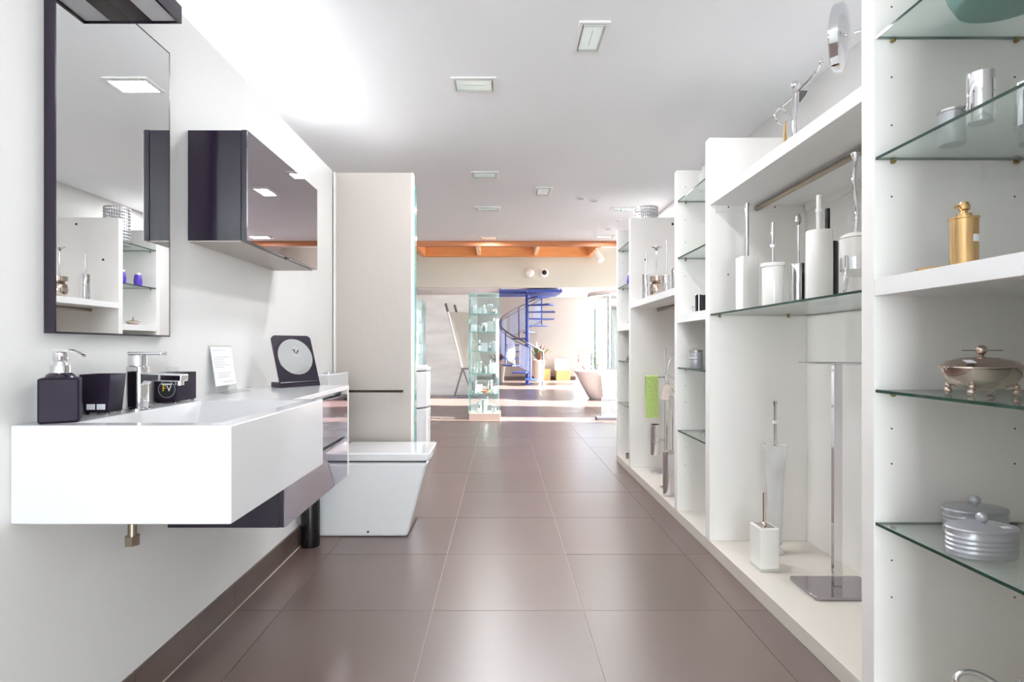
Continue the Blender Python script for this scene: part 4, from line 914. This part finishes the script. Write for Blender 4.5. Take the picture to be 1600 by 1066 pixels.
b = B(); lathe(b, ((.60, 2.20), (.70, 2.20), (.72, 2.24), (.70, 2.30), (.60, 2.30), (.60, 2.20)), (2.70, 12.75, 0), 48, cap0=False, cap1=False); obj('ring_top', b, 'ceramic', t)
for a in (100, 20, 330): q = arc(a, a+1, 1, .65)[0]; b = B(); cyl(b, q[0], q[1], .1205, 2.1995, .03, 12); obj('post', b, 'ceramic', t)
b = B(); box(b, 2.62, 2.80, 13.2, 13.3, .1205, 2.05); obj('column', b, 'ceramic', t, bevel=.02)
b = B(); cyl(b, 2.71, 13.1, 1.95, 1.97, .10, 24); tube(b, ((2.71, 13.2, 1.98), (2.71, 13.1, 1.98)), .01); obj('shower_head', b, 'chrome', t)
t = thing('rod_stand', 'low grey base with upright clear rods on the hall floor', 'display stand', (1.53, 8.0, 0))
obj('base', boxb(1.37, 1.70, 7.92, 8.10, .0005, .045), 'grey_metal', t, bevel=.004)
for k in range(6): b = B(); cyl(b, 1.46+.04*k, 8.01, .0455, .32, .010, 12); obj('rod', b, 'frost', t)
b = B(); tube(b, [(1.40+.03*math.cos(k*PI/8), 7.95, .05+.03+.03*math.sin(k*PI/8)) for k in range(16)], .005, 6, closed=True); obj('ring', b, 'chrome', t)
# ------------------------------------------------------------------ outside
struct('ground', boxb(-12, 24, 18.05, 46, -.2, -.02), 'paving')
struct('ground_side', boxb(4.2, 24, -6, 18.05, -.2, -.02), 'paving')
t = thing('building', 'pale slatted house across the street beyond the window', 'building', (6.5, 32, -.02))
obj('wall', boxb(-1, 14, 32, 36, -.0195, 7), 'facade', t)
for k in range(34): obj('slat', boxb(-1, 14, 31.94, 31.999, 1.9+.15*k, 2.0+.15*k), 'facade_slat', t)
wd = obj('window', boxb(4.6, 6.2, 31.86, 31.938, 1.55, 2.25), 'facade_orange', t); obj('pane', boxb(4.75, 6.05, 31.84, 31.858, 1.65, 2.15), 'clear', wd)
t = thing('flower_hedge', 'low flowering hedge with pale blossoms outside the window', 'hedge', (4.5, 22, -.02))
b = B()
for k in range(700):
    x, y, z = random.uniform(2.4, 7), random.uniform(21.6, 22.4), random.uniform(0, 1.15); s_ = random.uniform(.05, .11); a = random.uniform(0, PI)
    v = [b.verts.new((x+s_*math.cos(a)*u, y+s_*math.sin(a)*u, z+s_*w_)) for u, w_ in ((-1, 0), (0, -.5), (1, 0), (0, .9))]; b.faces.new(v)
lf = obj('foliage', b, 'hedge', t); lf['kind'] = 'stuff'
b = B()
for k in range(420):
    x, y, z = random.uniform(2.4, 7), random.uniform(21.5, 22.2), random.uniform(.1, 1.2); s_ = random.uniform(.03, .07)
    v = [b.verts.new((x-s_, y, z)), b.verts.new((x, y-.02, z-s_)), b.verts.new((x+s_, y, z)), b.verts.new((x, y+.02, z+s_))]; b.faces.new(v)
lf = obj('blossom', b, 'petal', t); lf['kind'] = 'stuff'
b = B(); box(b, 2.5, 6.9, 21.95, 22.05, -.0195, .5); obj('stems', b, 'hedge', t)
t = thing('garden_bench', 'dark brown wooden bench outside the window', 'bench', (3.9, 20.2, -.02))
for z in (.42, .62, .76): obj('slat', boxb(2.7, 4.6, 20.2 if z < .5 else 20.45, 20.5 if z < .5 else 20.5, z, z+.07), 'bench', t)
for x in (2.8, 4.4): obj('leg', boxb(x, x+.1, 20.2, 20.28, -.0195, .4195), 'bench', t); obj('leg', boxb(x, x+.1, 20.505, 20.56, -.0195, .83), 'bench', t)
